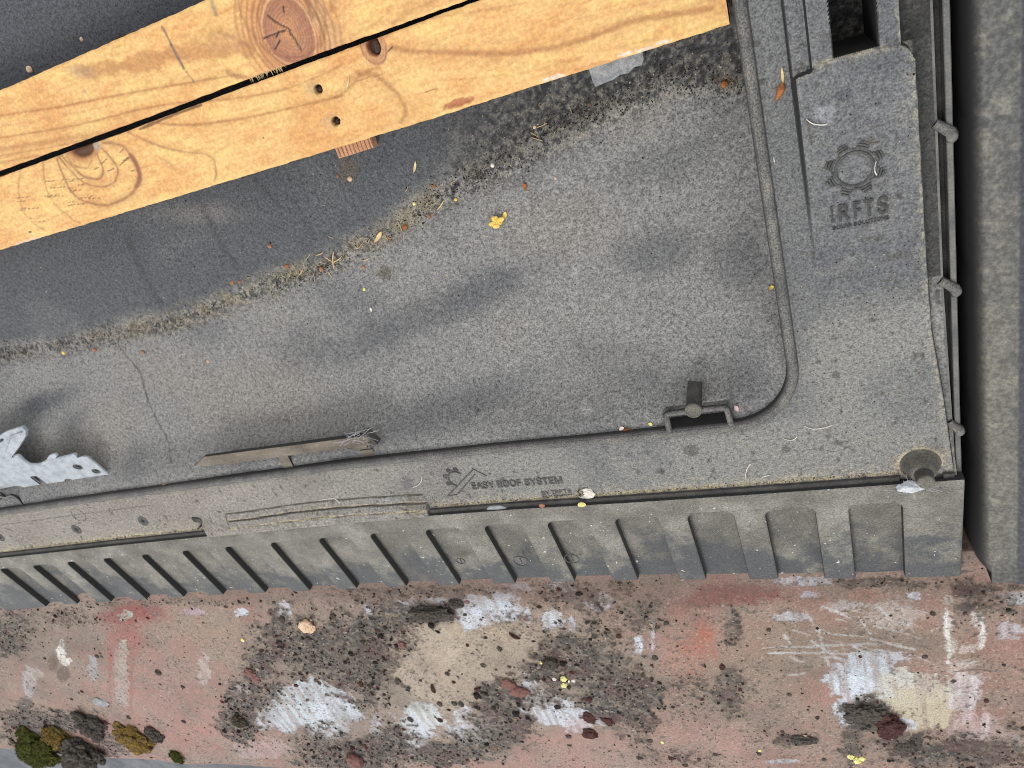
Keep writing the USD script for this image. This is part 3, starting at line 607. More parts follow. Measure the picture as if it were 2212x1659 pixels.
def apron_mat(name, a, b, c, tipc):
    M[name] = usdkit.material(stage, L + name, {
        'g': ('geometry', {}), 'N': ('noise_texture', {'scale': 26.0, 'detail': 5.0, 'roughness': 0.65}),
        'R': ('rgb_ramp', {'ramp': [(0.32, a), (0.5, b), (0.66, c)]}),
        'tn': ('separate_xyz', {}), 'dm': ('map_range', {'range_type': 'smoothstep', 'from_min': 0.62, 'from_max': 0.99, 'to_min': 0.0, 'to_max': 1.0, 'clamp': True}), 'du': ('mix_color', {'blend_type': 'mix', 'a': al(30, 30, 30)}),  # rib walls and bevels darkened: less dust, and shade put into the colour
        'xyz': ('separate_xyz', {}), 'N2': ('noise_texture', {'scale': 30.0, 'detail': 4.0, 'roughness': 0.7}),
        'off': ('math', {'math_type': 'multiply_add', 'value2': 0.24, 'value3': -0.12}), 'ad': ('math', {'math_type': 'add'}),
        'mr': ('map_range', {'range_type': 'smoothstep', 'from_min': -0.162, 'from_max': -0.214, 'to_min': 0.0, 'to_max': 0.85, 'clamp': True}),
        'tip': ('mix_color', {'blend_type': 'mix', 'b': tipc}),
        'n': ('noise_texture', {'scale': 800.0, 'detail': 2.0, 'roughness': 0.6}),
        'r': ('rgb_ramp', {'ramp': [(0.36, (0.66,) * 3), (0.5, (1.0,) * 3), (0.64, (1.36,) * 3)]}),
        'mx': ('mix_color', {'blend_type': 'multiply', 'fac': 1.0, 'use_clamp': False}),
        'w': ('noise_texture', {'scale': 260.0, 'detail': 2.0}), 'wr': ('rgb_ramp', {'ramp': [(0.715, (0, 0, 0)), (0.735, (1, 1, 1))]}),
        'sp': ('mix_color', {'blend_type': 'mix', 'b': al(206, 206, 202)}),
        'bn': ('noise_texture', {'scale': 700.0, 'detail': 3.0}), 'b': ('bump', {'strength': 0.25, 'distance': 0.0006}),
        'p': ('principled_bsdf', {'roughness': 0.7, 'specular_ior_level': 0.35})},
        [('g.position', 'N.vector'), ('g.position', 'N2.vector'), ('g.position', 'n.vector'), ('g.position', 'bn.vector'), ('g.position', 'w.vector'), ('g.position', 'xyz.vector'), ('N.fac', 'R.fac'),
         ('N2.fac', 'off.value1'), ('xyz.y', 'ad.value1'), ('off.value', 'ad.value2'), ('ad.value', 'mr.value'), ('mr.result', 'tip.fac'), ('R.color', 'tip.a'),
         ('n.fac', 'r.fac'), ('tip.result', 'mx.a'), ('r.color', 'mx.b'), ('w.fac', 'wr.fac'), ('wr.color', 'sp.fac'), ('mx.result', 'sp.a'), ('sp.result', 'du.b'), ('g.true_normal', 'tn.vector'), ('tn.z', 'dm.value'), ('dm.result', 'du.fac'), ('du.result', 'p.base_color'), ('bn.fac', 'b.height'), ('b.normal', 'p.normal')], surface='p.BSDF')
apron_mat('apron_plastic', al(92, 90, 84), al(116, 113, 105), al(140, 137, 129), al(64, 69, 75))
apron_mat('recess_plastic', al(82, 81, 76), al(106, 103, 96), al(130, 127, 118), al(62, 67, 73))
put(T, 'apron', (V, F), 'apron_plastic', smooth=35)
for k in range(17):
    xl = PADL[k]; top = -134.0 + float(sag(xl))
    bot = float(tip(xl + 17)) + 0.6
    pb = Polygon([(xl - 1, top), (xl + 35.5, top), (xl + 35.5, bot + .3), (xl + 18, bot - .2), (xl - 1, bot + .5)])
    put(T, 'recess_panel', slab(pb, lambda x, y: zap(x, y) - 6.4, lambda x, y: zap(x, y) - 10, .4, None), 'recess_plastic', smooth=30)
# date wheels moulded on three of the ribs
for px, py, r in ((995, 1212, 4.2), (1125, 1212, 7.0), (1235, 1207, 6.6)):
    c = on(px, py, zap); 
    ring = Point(c[0], c[1]).buffer(r, 12).difference(Point(c[0], c[1]).buffer(r - .7, 12))
    w = put(T, 'date_wheel', slab(ring, lambda x, y: zap(x, y) + .35, lambda x, y: zap(x, y) - .5, .2, None), 'lettering_plastic', smooth=30)
    put(w, 'pointer', slab(LineString([(c[0], c[1] - r * .55), (c[0] + .4, c[1] + r * .55)]).buffer(.5), lambda x, y: zap(x, y) + .4, lambda x, y: zap(x, y) - .5, .2, None), 'lettering_plastic', smooth=30)

# outer flange of the column
yv = np.arange(420, -152, -6.0); tp = sst(-150, -95, yv)
prof = [(281.0, -4.1, 0), (281.6, -4.0, 0), (282.3, -9.0, 1), (286.2, -9.5, 1), (286.9, -4.4, 0), (287.3, -4.0, 0), (289.8, -4.0, 0), (290.3, -4.6, 0), (290.5, -60, 0)]
A = np.stack([np.stack([x + np.interp(yv, [-152, -100, 20, 420], [5.0 if i < 3 else 0, 4.4 if i < 3 else 0, 1.2 if i < 3 else 0, 0]) * 1.0, yv, np.full_like(yv, z)], -1) for i, (x, z, d) in enumerate(prof)], 1)
A[:, 1, 0] = np.minimum(A[:, 1, 0], 286.1); A[:, 2, 0] = np.minimum(A[:, 2, 0], 286.15); A[:, 0, 0] = np.minimum(A[:, 0, 0], 285.6)
put(T, 'flange_ridge', facing(grid(A[:, :2] + [[[-.25, 0, .15], [.35, 0, .15]]])), 'lip_plastic')
put(T, 'side_flange', facing(grid(A[:, 1:5])), 'wall_plastic', smooth=False)
put(T, 'flange_lip', facing(grid(A[:, 4:])), 'lip_plastic', smooth=False)
for px, py in ((2030, 283), (2046, 618), (2058, 920)):
    p = at(px, py, -5); y0 = p[1]
    k = put(T, 'peg', tube([(281.5 + (2 if y0 < 0 else 0), y0 + 5, -4.2), (285, y0 + 2, -4.0), (289.5, y0 - 2, -3.6)], [2.6, 2.9, 3.2], 12), 'bead_plastic', smooth=40)
    put(k, 'peg_head', rock((289.4, y0 - 3.5, -5.2), 3.4, 4.2, 3.2, int(px), 2, .12), 'lip_plastic', smooth=True)

# stepped corner peg
put(T, 'corner_peg', revolve([(13.2, -.6), (12.2, .6), (11.2, 2.0), (8.2, 9.2), (7.4, 10.4), (6.6, 11.0), (6.0, 11.3), (5.8, 12), (5.5, 18.6), (5.2, 19.6), (4.5, 20.1), (0, 20.4)], (265.1, -104.8)), 'post_plastic', smooth=38)
# post and loop on the bead
loop = [(105.4, -57, 0.2), (105.6, -50, 0.2), (105.8, -42.6, .2), (107.2, -41.3, .2), (118, -41.2, .1), (126, -41.0, 0), (136, -41.2, .1), (146.3, -41.4, .2), (147.8, -42.8, .2), (148.3, -50, .2), (149, -58, .2)]
lp = put(T, 'loop', tube(smoothline(loop, 60), 2.3, 12), 'bead_plastic', smooth=True)
put(lp, 'post', tube(smoothline(np.array([(128.8, -25.5, -13), (127.4, -31, -9), (126.3, -36.5, -5), (125.8, -40, -1.5)]), 16), np.linspace(5.0, 5.5, 16), 18), 'wall_plastic', smooth=40)
put(lp, 'post_cap', revolve([(5.4, -4), (6.0, 1), (6.0, 2.8), (5.5, 3.5), (4.8, 3.6), (4.4, 3.2), (0, 3.1)], (125.6, -39.6)), 'post_plastic', smooth=38)
# screw recesses in the rail
for x, y in ((-534.8, -102.7), (-436.7, -99.0), (-657.6, -105.0)):
    s_ = put(T, 'screw_cup', revolve([(6.2, .15), (6.0, .35), (5.2, .4), (4.6, .3), (2.2, .15)], (x, y), 28), 'lettering_plastic', smooth=40)
    put(s_, 'screw_hole', revolve([(2.3, .3), (0, .25)], (x, y), 16), 'shade_black')
put(T, 'stopper', cat(slab(Polygon([(-372, -99), (-362, -101), (-358, -117), (-363, -117), (-364.5, -106), (-372, -104)]), 1.8, -1, .5, None), slab(Polygon([(-372, -112), (-366, -108.5), (-365, -109.5), (-371, -113.5)]), 3.4, 0, .3, None)), 'wall_plastic', smooth=30)

# long latch bar beside the rail
sb = lambda x: np.interp(x, [-335, -240, -130], [-3.6, -1.2, 1.2])
bx = np.arange(-313, -136, 6.0)
bar = Polygon([(-331, -39.6)] + list(zip(bx, -38.4 + sb(bx) * .9)) + [(-135, -36.6), (-133.5, -30), (-136, -27.2)] + list(zip(bx[::-1], -28.2 + sb(bx[::-1]) * .7)))
lb = put(T, 'latch_bar', slab(bar.buffer(0), lambda x, y: 2.4 + .012 * (x + 230), lambda x, y: -2.0 + 0 * x, .9, 5), 'bar_plastic', smooth=35)
bx2 = np.arange(-300, -150, 6.0)
put(lb, 'bar_ledge', slab(Polygon(list(zip(bx2, -42.2 + sb(bx2) * .9)) + list(zip(bx2[::-1], -36 + sb(bx2[::-1]) * .9))), -3.4, -6, .5, 5), 'bar_plastic', smooth=35)
for x, y0, y1, z in ((-298, -48.5, -41, -6.5), (-232, -59, -40, -2.4), (-152, -46, -38, -5), (-147, -58, -46, -4)):
    s_ = put(lb, 'strut', slab(sbox(x - 7, y0, x + 4, y1) if x > -290 and y0 < -55 and x < -200 else sbox(x - 9, y0, x + 4, y1), z, z - 9, .5, None), 'bar_plastic', smooth=30)
put(lb, 'bar_catch', slab(Polygon([(-138.5, -34), (-133, -37.5), (-130, -36.5), (-135.5, -24), (-138.5, -24.5), (-134.5, -33)]).buffer(0), 4.6, -3, .4, None), 'wall_plastic', smooth=30)

# moulded lettering
def letters(parent, name, text, h, o, e, depth, zf, mat='lettering_plastic', bold=False):
    t = meshkit.text_mesh(text, 0.001 * h, 0.001 * depth * 2, bold); v = np.array(t.vertices) * 1000
    o, e = np.asarray(o, float)[:2], np.asarray(e, float)[:2]; u = e - o; s = np.linalg.norm(u) / v[:, 0].max(); u /= np.linalg.norm(u); w = np.array([-u[1], u[0]])
    xy = o + v[:, :1] * s * u + v[:, 1:2] * w
    z = zf(xy[:, 0], xy[:, 1]) + v[:, 2] - depth
    return put(parent, name, (np.c_[xy, z], t.faces), mat)
pz = lambda x, y: plate_z(np.asarray(x, float), np.asarray(y, float))
cu, cv = on(1846, 365, pz)[:2]
def gear(parent, c, r, zf, angles, ring=True, part=(0, 2 * math.pi)):
    c = np.asarray(c)
    t = np.linspace(part[0], part[1], 72)
    out = np.stack([c[0] + r * np.cos(t), c[1] + r * np.sin(t)], 1)
    P0 = tube(np.c_[out, zf(out[:, 0], out[:, 1]) + .05], .85, 8)
    rg = put(parent, 'sun_emblem', P0, 'lettering_plastic', smooth=True)
    for a in angles:
        for j, (rr, half) in enumerate(((1.26, .27), (1.42, .2), (1.57, .13))):
            t = np.linspace(a - half, a + half, 12); o = np.stack([c[0] + r * rr * np.cos(t), c[1] + r * rr * np.sin(t)], 1)
            put(rg, 'ray', tube(np.c_[o, zf(o[:, 0], o[:, 1]) + .05], .75 * (r / 9.8), 6), 'lettering_plastic', smooth=True)
        if ring:
            t = np.linspace(a + .3, a + math.pi / 4 - .3, 8); o = np.stack([c[0] + r * 1.17 * np.cos(t), c[1] + r * 1.17 * np.sin(t)], 1)
            put(rg, 'ray', tube(np.c_[o, zf(o[:, 0], o[:, 1]) + .02], .6, 6), 'lettering_plastic', smooth=True)
gear(T, (cu, cv), 9.6, pz, [math.radians(22.5 + 45 * k) for k in range(8)])
o_, e_ = on(1795, 480, pz), on(1919, 457, pz)
for ch, a_, b_ in (('I', .0, .05), ('R', .12, .32), ('F', .39, .54), ('T', .57, .76), ('S', .80, 1.0)): letters(T, 'lettering', ch, 9.6, o_ + (e_ - o_) * a_, o_ + (e_ - o_) * b_, 1.0, pz, mat='letter_dark', bold=True)
letters(T, 'lettering', 'SOLAR SOLUTIONS', 2.3, on(1798, 497, pz), on(1921, 473, pz), .6, pz, mat='letter_dark', bold=True)
rz = lambda x, y: rail_z(np.asarray(x, float), np.asarray(y, float))
letters(T, 'lettering', 'EASY ROOF SYSTEM', 6.4, at(1020, 1056), at(1216, 1043), .7, rz, bold=True)
letters(T, 'lettering', 'BY IRFTS', 3.6, at(1170, 1069), at(1235, 1063), .4, rz, bold=True)
letters(T, 'lettering', 'SOLAR SOLUTIONS', 1.4, at(1172, 1074), at(1236, 1069), .35, rz)
gear(T, at(986, 1034)[:2], 7.2, rz, [math.radians(a) for a in (75, 115, 160, 205)], ring=False, part=(math.radians(40), math.radians(250)))
for pts in ([(967, 1071), (1022, 1014)], [(990, 1066), (1026, 1024)], [(967, 1071), (988, 1068)], [(1020, 1012), (1052, 1028)]):
    p = np.array([at(a, b) for a, b in pts]); put(T, 'roof_emblem', tube(p + [0, 0, .05], .55, 6), 'lettering_plastic', smooth=True)

# ------------------------------------------------------------------ the neighbouring tray
Nt = Thing('neighbouring_tray', (320, -100, -20), 'second dark grey tray beyond the narrow black gap at the right', 'mounting tray')
yv = np.r_[np.arange(420, -205, -5.0), -209, -213, -216, -218.5, -220]
prof = [(297.0, -80), (297.6, -30)] + [(297.9 + 9 * (1 - math.cos(t)) ** .9, -1.9 - 26 * (1 - math.sin(t))) for t in np.linspace(0.02, 1.571, 48)] + [(316, -1.6), (319.4, -1.3), (320.8, -.6), (322.2, 0.0), (324, 0.3), (420, .6)]
def nx(y): return np.interp(y, [-220, 24, 176, 420], [1.0, -1.0, -2.0, -2.2])
A = np.stack([np.stack([x + nx(yv) + (np.clip(-(yv + 205), 0, 20) ** 1.3 * .25 if x < 306 else 0), yv, np.full_like(yv, z)], -1) for x, z in prof], 1)
V, F = facing(grid(A)); X, Y = V[:, 0], V[:, 1]
AA = A.reshape(-1, 3)
fine = []
for i in range(len(prof) - 1):
    for t in np.linspace(0, 1, 2 if i < 48 else 6, endpoint=False): fine.append(A[:, i] * (1 - t) + A[:, i + 1] * t)
fine.append(A[:, -1]); A2 = np.stack(fine, 1)
A3 = []
for i in range(len(yv) - 1):
    for t in np.linspace(0, 1, 6, endpoint=False): A3.append(A2[i] * (1 - t) + A2[i + 1] * t)
A3.append(A2[-1]); A2 = np.stack(A3, 0)
pn = Paint(A2[..., 0] - np.clip(A2[..., 2] + 1, -40, 0), A2[..., 1], al(118, 116, 108), 0); b = nz(pn.x, pn.y, 16, 95, 4); s2 = nz(pn.x, pn.y, 5, 96, 3)
pn.mix(sst(-60, 120, pn.y) * .8, al(96, 97, 97)); pn.mix(.45 * sst(.5, .68, b), al(134, 131, 122)); pn.mix(.4 * sst(.5, .35, b), al(96, 97, 98)); pn.mix(.5 * sst(.55, .7, s2), al(146, 142, 130))
pn.mix(.85 * sst(320.5, 322.5, pn.x - nx(pn.y)), al(66, 71, 80)); pn.mix(.6 * sst(-195, -214, pn.y), al(78, 80, 82))
put(Nt, 'edge_plate', facing(grid(A2)), 'soft_plastic', col=pn.c.reshape(-1, 3), smooth=True)
end = A[-1]; W_ = np.stack([end, end * [1, 1, 0] + [0, -1.5, -70]], 0)
put(Nt, 'end_wall', grid(W_), 'wall_plastic')

# ------------------------------------------------------------------ timber battens
ZB, ZBB = -8.0, -33.0
def ragged(x, seed, a=0.5): return a * 2 * (nz(x, x * 0, 5, seed, 3) - .5)
def batten(name, label, y0f, y1f, x0, x1, seed, paint, bumps=()):
    th = Thing(name, ((x0 + x1) / 2, (y0f(0) + y1f(0)) / 2, ZBB), label, 'timber batten')
    bx = np.arange(x0, x1 + .01, 0.9); t = np.linspace(0, 1, 74)
    lo = np.array([y0f(x) for x in bx]) + ragged(bx, seed); hi = np.array([y1f(x) for x in bx]) + ragged(bx, seed + 1)
    X = np.repeat(bx[:, None], len(t), 1); Y = lo[:, None] * (1 - t) + hi[:, None] * t
    edge = np.minimum(Y - lo[:, None], hi[:, None] - Y)
    Z = ZB - 0.9 * sst(1.1, 0, edge) + 0.25 * (nz(X / 8, Y, 3, seed, 2) - .5)
    p = paint(X, Y); Z = Z + p.h
    keep = np.ones(X.shape, bool)
    v, f = facing(grid(np.stack([X, Y, Z], -1)))
    board = put(th, 'board', (v, f), 'pine_wood', col=p.c.reshape(-1, 3), smooth=True)
    # sides, ends and underside
    side = lambda yy, z0: np.stack([np.stack([bx, yy, z0], -1), np.stack([bx, yy, np.full_like(bx, ZBB)], -1)], 0)
    sd = cat(grid(side(lo, Z[:, 0])), grid(side(hi, Z[:, -1])), grid(np.stack([np.stack([X[-1], Y[-1], Z[-1]], -1), np.stack([X[-1], Y[-1], np.full(len(t), ZBB)], -1)], 0)), grid(np.stack([np.stack([X[0], Y[0], Z[0]], -1), np.stack([X[0], Y[0], np.full(len(t), ZBB)], -1)], 0)), grid(np.stack([np.stack([bx, lo, np.full_like(bx, ZBB)], -1), np.stack([bx, hi, np.full_like(bx, ZBB)], -1)], 0)))
    put(board, 'board_side', sd, 'raw_timber')
    return th, board
grain = al(174, 106, 58); dark_grain = al(150, 92, 62)
def wood_base(X, Y, seed):
    p = Paint(X, Y, al(244, 197, 128), ZB); p.h = np.zeros_like(X)
    a = nz(X / 3.5, Y, 9, seed, 4); b = nz(X, Y, 40, seed + 1, 3); c = nz(X / 5, Y, 1.6, seed + 2, 3)
    p.mix(.8 * sst(.45, .68, a), al(250, 211, 134)); p.mix(.5 * sst(.5, .3, a), al(232, 168, 98)); p.mix(.6 * sst(.5, .72, b), al(226, 160, 94)); p.mix(.32 * sst(.5, .7, c), al(206, 140, 78)); p.mix(.3 * sst(.55, .75, nz(X, Y, 1.6, seed + 6, 2)), al(255, 222, 140))
    d = nz(X / 9, Y, 2.3, seed + 4, 3); p.mix(.25 * sst(.5, .8, d), al(190, 122, 66))
    return p
def lines(p, L_, base=grain, s=0):
    for k, (pts, w, a) in enumerate(L_):
        p.stroke(pts, w * 2.6, base, a * .22, rag=1.0, fs=8, soft=.9, seed=k + s); p.stroke(pts, w * .72, base * .82, a * .66, rag=.7, fs=5, soft=.8, seed=k + s + 30)

def paint_upper(X, Y):
    p = wood_base(X, Y, 101)
    lines(p, [(q_(0, 0, (-200, 785), (0, 750), (400, 690), (800, 610), (1200, 540), (1560, 480)), .9, .8), (q_(0, 0, (-200, 930), (0, 895), (500, 810), (1000, 690), (1250, 655)), .9, .75), (q_(0, 0, (-100, 990), (0, 970), (400, 905), (760, 850), (1000, 800)), 2.2, .6), (q_(0, 0, (-100, 1030), (0, 1010), (300, 960), (560, 900)), .8, .6), (q_(0, 0, (-100, 1080), (0, 1055), (250, 1010)), 1.1, .6), (q_(0, 0, (0, 820), (400, 745), (900, 650)), .6, .3), (q_(1, 0, (330, 160), (420, 90), (520, 40), (620, 0)), 2, .5), (q_(1, 0, (120, 200), (260, 120), (330, 20)), 1.4, .3)])
    st = q_(0, 0, (560, 475), (800, 430), (1000, 385), (1200, 350), (1420, 330), (1600, 310)); p.stroke(st, 5.0, al(196, 138, 84), .75, rag=4.0, fs=9, soft=.5)
    p.blob(175, 155, 30, 12, al(184, 150, 116), .6, rot=.15, edge=.6, rag=.6); p.blob(450, 75, 50, 16, al(200, 148, 84), .5, rot=-.3, edge=.6, rag=.7); p.blob(500, 90, 40, 25, al(210, 160, 110), .5, rag=.8)
    p.blob(183, 198, 4, 4, al(190, 160, 140), .6); p.blob(150, 42, 40, 8, al(210, 160, 90), .3)
    p.stroke([(350, 58), (358, 72), (370, 97)], .7, al(104, 96, 90), .75, rag=.5, fs=3); p.stroke([(370, 97), (383, 122), (397, 147)], 1.0, al(104, 96, 90), .8, rag=.4, fs=3); p.stroke([(403, 155), (420, 178)], .5, al(116, 104, 96), .7, rag=.4, fs=3); p.stroke([(458, 6), (467, 32)], 1.4, al(120, 112, 104), .6, rag=.8, fs=3)
    # the large knot
    c = at(623, 68, ZB); kx, ky = X - c[0], Y - c[1]; r = np.hypot(kx / 16.8, ky / 19.5); an = np.arctan2(ky, kx); rw = r + .09 * (nz(X, Y, 9, 120, 3) - .5) + 0.03 * np.cos(3 * an)
    p.mix(.85 * sst(2.2, 1.15, rw + .35 * (nz(X, Y, 14, 121, 3) - .5)), al(216, 158, 104))
    wv = nz(X * .9, Y * .4, 6, 122, 3); rightside = sst(0, 20, kx) * sst(3.2, 1.2, rw)
    p.mix(.8 * rightside * sst(.35, .6, wv), al(216, 176, 126)); p.mix(.6 * rightside * sst(.55, .7, nz(X, Y * .5, 3.2, 123, 3)), al(150, 104, 72)); p.h += rightside * 1.2 * (wv - .5)
    for rr, w, a in ((1.12, .035, .7), (1.25, .03, .5), (1.42, .05, .6), (1.62, .04, .5), (1.85, .05, .4), (2.1, .06, .35)): p.mix(a * sst(w * 1.6, w * .4, np.abs(rw + .12 * (nz(X, Y, 12, 124, 2) - .5) - rr)), al(166, 98, 62))
    p.mix(.45 * sst(.08, .0, np.abs(rw - 1.06)), al(232, 190, 146))
    kn = sst(1.03, .97, rw); p.mix(kn, al(190, 136, 100)); p.mix(kn * .6 * sst(.55, .9, rw), al(166, 112, 84)); p.mix(kn * .8 * sst(.6, .1, rw), al(214, 156, 106)); p.mix(kn * .45 * sst(.0, .8, np.sin(rw * 58)), al(142, 80, 54))
    p.h += kn * (.25 - .3 * rw)
    for pts in (q_(0, 0, (1735, 100), (1800, 150), (1860, 180), (1885, 195)), q_(0, 0, (1875, 205), (1915, 260), (1950, 325)), q_(0, 0, (1710, 248), (1790, 215), (1850, 195)), q_(0, 0, (1790, 240), (1805, 205)), q_(0, 0, (1835, 40), (1840, 80)), q_(0, 0, (1780, 320), (1815, 260))):
        p.stroke(pts, .55, al(60, 28, 20), .95, rag=.25, fs=2); d = p.dist(pts); p.h -= .5 * sst(.7, .1, d)
    lines(p, [(q_(0, 0, (1545, 0), (1560, 80), (1620, 200), (1730, 330), (1850, 420)), 1.0, .6), (q_(0, 0, (1700, 0), (1670, 90), (1690, 200), (1740, 310), (1830, 370), (1960, 370), (2040, 310)), .8, .7), (q_(0, 0, (1420, 210), (1560, 270), (1680, 360), (1760, 440)), 1.6, .35), (q_(0, 0, (1980, 0), (2050, 90), (2080, 180), (2060, 290)), .8, .7), (q_(0, 0, (2060, 0), (2110, 110), (2100, 240), (2080, 300)), 1.2, .6)], dark_grain, 50)
    p.stroke(q_(0, 0, (1480, 470), (1560, 500), (1640, 500), (1740, 470)), 1.6, al(160, 110, 70), .6, rag=1.4, fs=3)
    return p
def paint_lower(X, Y):
    p = wood_base(X, Y, 201)
    A_ = [((665, 925), (780, 940), (850, 1010), (890, 1080), (905, 1150), (880, 1220), (800, 1290), (680, 1330), (560, 1310), (470, 1250), (420, 1160), (370, 1030)), ((645, 950), (730, 1040), (765, 1100), (740, 1180), (660, 1210), (560, 1190), (470, 1120), (400, 1040), (375, 1010)), ((600, 950), (650, 1050), (670, 1110), (640, 1160), (560, 1150), (470, 1080), (400, 1010)), ((590, 1040), (560, 1090), (500, 1080), (430, 1010)), ((280, 1060), (290, 1180), (340, 1300), (430, 1390), (520, 1450)), ((135, 1110), (120, 1220), (145, 1350), (200, 1430), (290, 1490)), ((820, 850), (920, 900), (1050, 950), (1200, 985), (1330, 1000), (1390, 1050), (1400, 1130), (1390, 1170))]
    lines(p, [(q_(0, 0, *a), w, s_) for a, w, s_ in zip(A_, (1.3, 1.0, 1.1, .8, .8, .7, .8), (.9, .95, .95, .8, .6, .5, .7))], dark_grain)
    p.stroke(q_(0, 0, (850, 1010), (890, 1080), (905, 1150), (885, 1210)), 2.0, dark_grain, .8, rag=.8)
    lines(p, [(q_(0, 0, (1040, 800), (1200, 810), (1500, 780), (1800, 720), (2212, 620)), 1.0, .8), (q_(0, 0, (1180, 700), (1260, 665), (1500, 640), (1800, 590), (2000, 520), (2212, 420)), .9, .65), (q_(1, 0, (330, 305), (480, 332), (700, 340), (1000, 350), (1300, 320), (1600, 245), (1900, 135), (2212, 85), (2400, 60)), 2.1, .8), (q_(1, 0, (110, 480), (200, 482), (290, 540), (380, 630), (415, 720), (385, 790)), 2.0, .75), (q_(1, 0, (-60, 640), (0, 610), (60, 560), (130, 480), (250, 440)), 1.4, .6), (q_(1, 0, (450, 130), (800, 85), (1200, 20)), .9, .45), (q_(1, 0, (600, 520), (1100, 480), (1700, 330), (2300, 190)), .7, .25), (q_(1, 0, (1500, 130), (1900, 40), (2200, -20)), .8, .3), (q_(0, 0, (1000, 1010), (1100, 1060), (1150, 1130)), .7, .3)], grain, 20)
    for k in range(26):                               # drying checks across the rings
        i = k % 9; x0, y0 = [(430, 1165), (480, 1225), (310, 1200), (130, 1295), (540, 1285), (300, 1255), (400, 1320), (150, 1350), (200, 1415)][i]; r_ = np.random.RandomState(k); x0 += r_.uniform(-30, 40); y0 += r_.uniform(-25, 25); l = r_.uniform(15, 70) if k < 18 else r_.uniform(60, 110)
        p.stroke(q_(0, 0, (x0, y0), (x0 + l, y0 - .1 * l)), .28, al(110, 70, 44), .75, smooth=False)
    for a, b in (((775, 990), (800, 965)), ((775, 1070), (840, 1020)), ((850, 1110), (870, 1100)), ((640, 1085), (610, 1100)), ((690, 1030), (660, 1060)), ((740, 1090), (700, 1110)), ((800, 1040), (830, 1020))): p.stroke(q_(0, 0, a, b), .4, al(100, 58, 38), .8, smooth=False)
    p.stroke(q_(0, 0, (900, 840), (1040, 780), (1150, 735), (1300, 680)), .9, al(104, 70, 44), .8, rag=.6, fs=4)
    p.stroke(q_(1, 0, (278, 357), (330, 305)), .5, al(60, 36, 24), .9); p.stroke(q_(1, 0, (100, 525), (270, 480)), .35, al(150, 90, 54), .6, smooth=False); p.stroke(q_(1, 0, (540, 600), (620, 575)), .35, al(130, 76, 48), .7, smooth=False)
    # half knot at the edge, dug out
    c = at(*q_(0, 0, (530, 960))[0], ZB); r = np.hypot((X - c[0]) / 11, (Y - c[1]) / 6.5) + .25 * (nz(X, Y, 4, 211, 3) - .5)
    p.mix(sst(1.9, 1.1, r), al(196, 140, 88)); p.mix(sst(1.15, .8, r), al(96, 58, 36)); p.h -= 2.4 * sst(1.2, .6, r)
    p.blob(*q_(0, 0, (620, 930))[0], 9, 16, al(176, 164, 148), .8, rag=.5, rot=-.4)
    # small knot hole
    c = at(*q_(1, 0, (207, 300))[0], ZB); r = np.hypot((X - c[0]) / 4.6, (Y - c[1]) / 5.8) + .1 * (nz(X, Y, 3, 212, 2) - .5)
    p.mix(.9 * sst(2.1, 1.8, r), al(206, 150, 104)); p.mix(.8 * sst(.12, 0, np.abs(r - 1.75)), al(140, 92, 68)); p.mix(.5 * sst(.12, 0, np.abs(r - 1.4)), al(164, 112, 84))
    p.mix(sst(1.1, .9, r), al(108, 50, 30)); p.mix(.8 * sst(.8, .4, r), al(66, 28, 18)); p.h -= 4.5 * sst(1.08, .7, r)
    # nail holes
    for px, py in ((687, 193), (725, 262)):
        c = at(px, py, ZB); d = np.hypot(X - c[0], Y - c[1]); p.mix(.5 * sst(6, 2, np.hypot((X - c[0] + 3) / 1.6, Y - c[1] - 1.0)), al(186, 158, 118)); p.mix(sst(3.1, 2.6, d), al(40, 28, 22)); p.h -= 5 * sst(3.0, 2.3, d)
    # chips along the lower edge
    p.blob(990, 222, 36, 8, al(190, 116, 76), .9, rot=-.29, rag=.4); p.h -= 1.2 * p.mask(990, 222, 34, 7, rot=-.29, rag=.4)
    for px, py, w in ((1350, 116, 16), (1395, 106, 22), (1430, 92, 18), (1205, 165, 18), (1180, 172, 10)): p.blob(px, py, w, 4, al(236, 226, 214), .8, rot=-.25, rag=.9, fs=2)
    p.blob(1290, 140, 60, 5, al(190, 120, 70), .4, rot=-.26, rag=.8); p.blob(60, 520, 30, 4, al(236, 210, 190), .6, rot=-.27, rag=.9, fs=3)
    p.blob(65, 501, 4, 2, al(70, 70, 60), .9); p.blob(569, 298, 2, 2, al(120, 60, 50), .9)
    return p
ub = [(-700, 291.5), (-307, 293.2), (-114, 296.8), (300, 298)]; ul = [(-700, 243.5), (-352, 244.0), (-200, 245.6), (-113, 247.6), (51, 248.9), (300, 249.5)]
lt = [(-700, 239.6), (-355, 240.1), (-237, 241.4), (-134, 243.5), (53, 246.8), (300, 248.6)]; ll = [(-700, 186.5), (-402, 188.4), (-200, 190), (0, 192.5), (189, 196.5), (300, 197.5)]
f_ = lambda t: (lambda x, a=np.array(t): float(np.interp(x, a[:, 0], a[:, 1])))
bu, _ = batten('timber_batten', 'upper pine batten with the large round cracked knot', f_(ul), f_(ub), -560, 186.5, 130, paint_upper)
bl, lboard = batten('timber_batten', 'lower pine batten with two rusty nails and a dark knot hole', f_(ll), f_(lt), -620, 187.5, 140, paint_lower)
for px, py in ((687, 193), (725, 262)):
    c = at(px, py, ZB); put(bl, 'nail', rock((c[0] + .3, c[1] - .4, ZB - 4.2), 2.1, 2.0, 2.4, int(px), 2, .15), 'rusty_iron', smooth=True)
kc = at(*q_(1, 0, (207, 303))[0], ZB); put(bl, 'knot', rock((kc[0], kc[1] - 1, ZB - 5.0), 4.0, 4.6, 2.2, 9, 2, .25), 'rusty_iron', smooth=True)
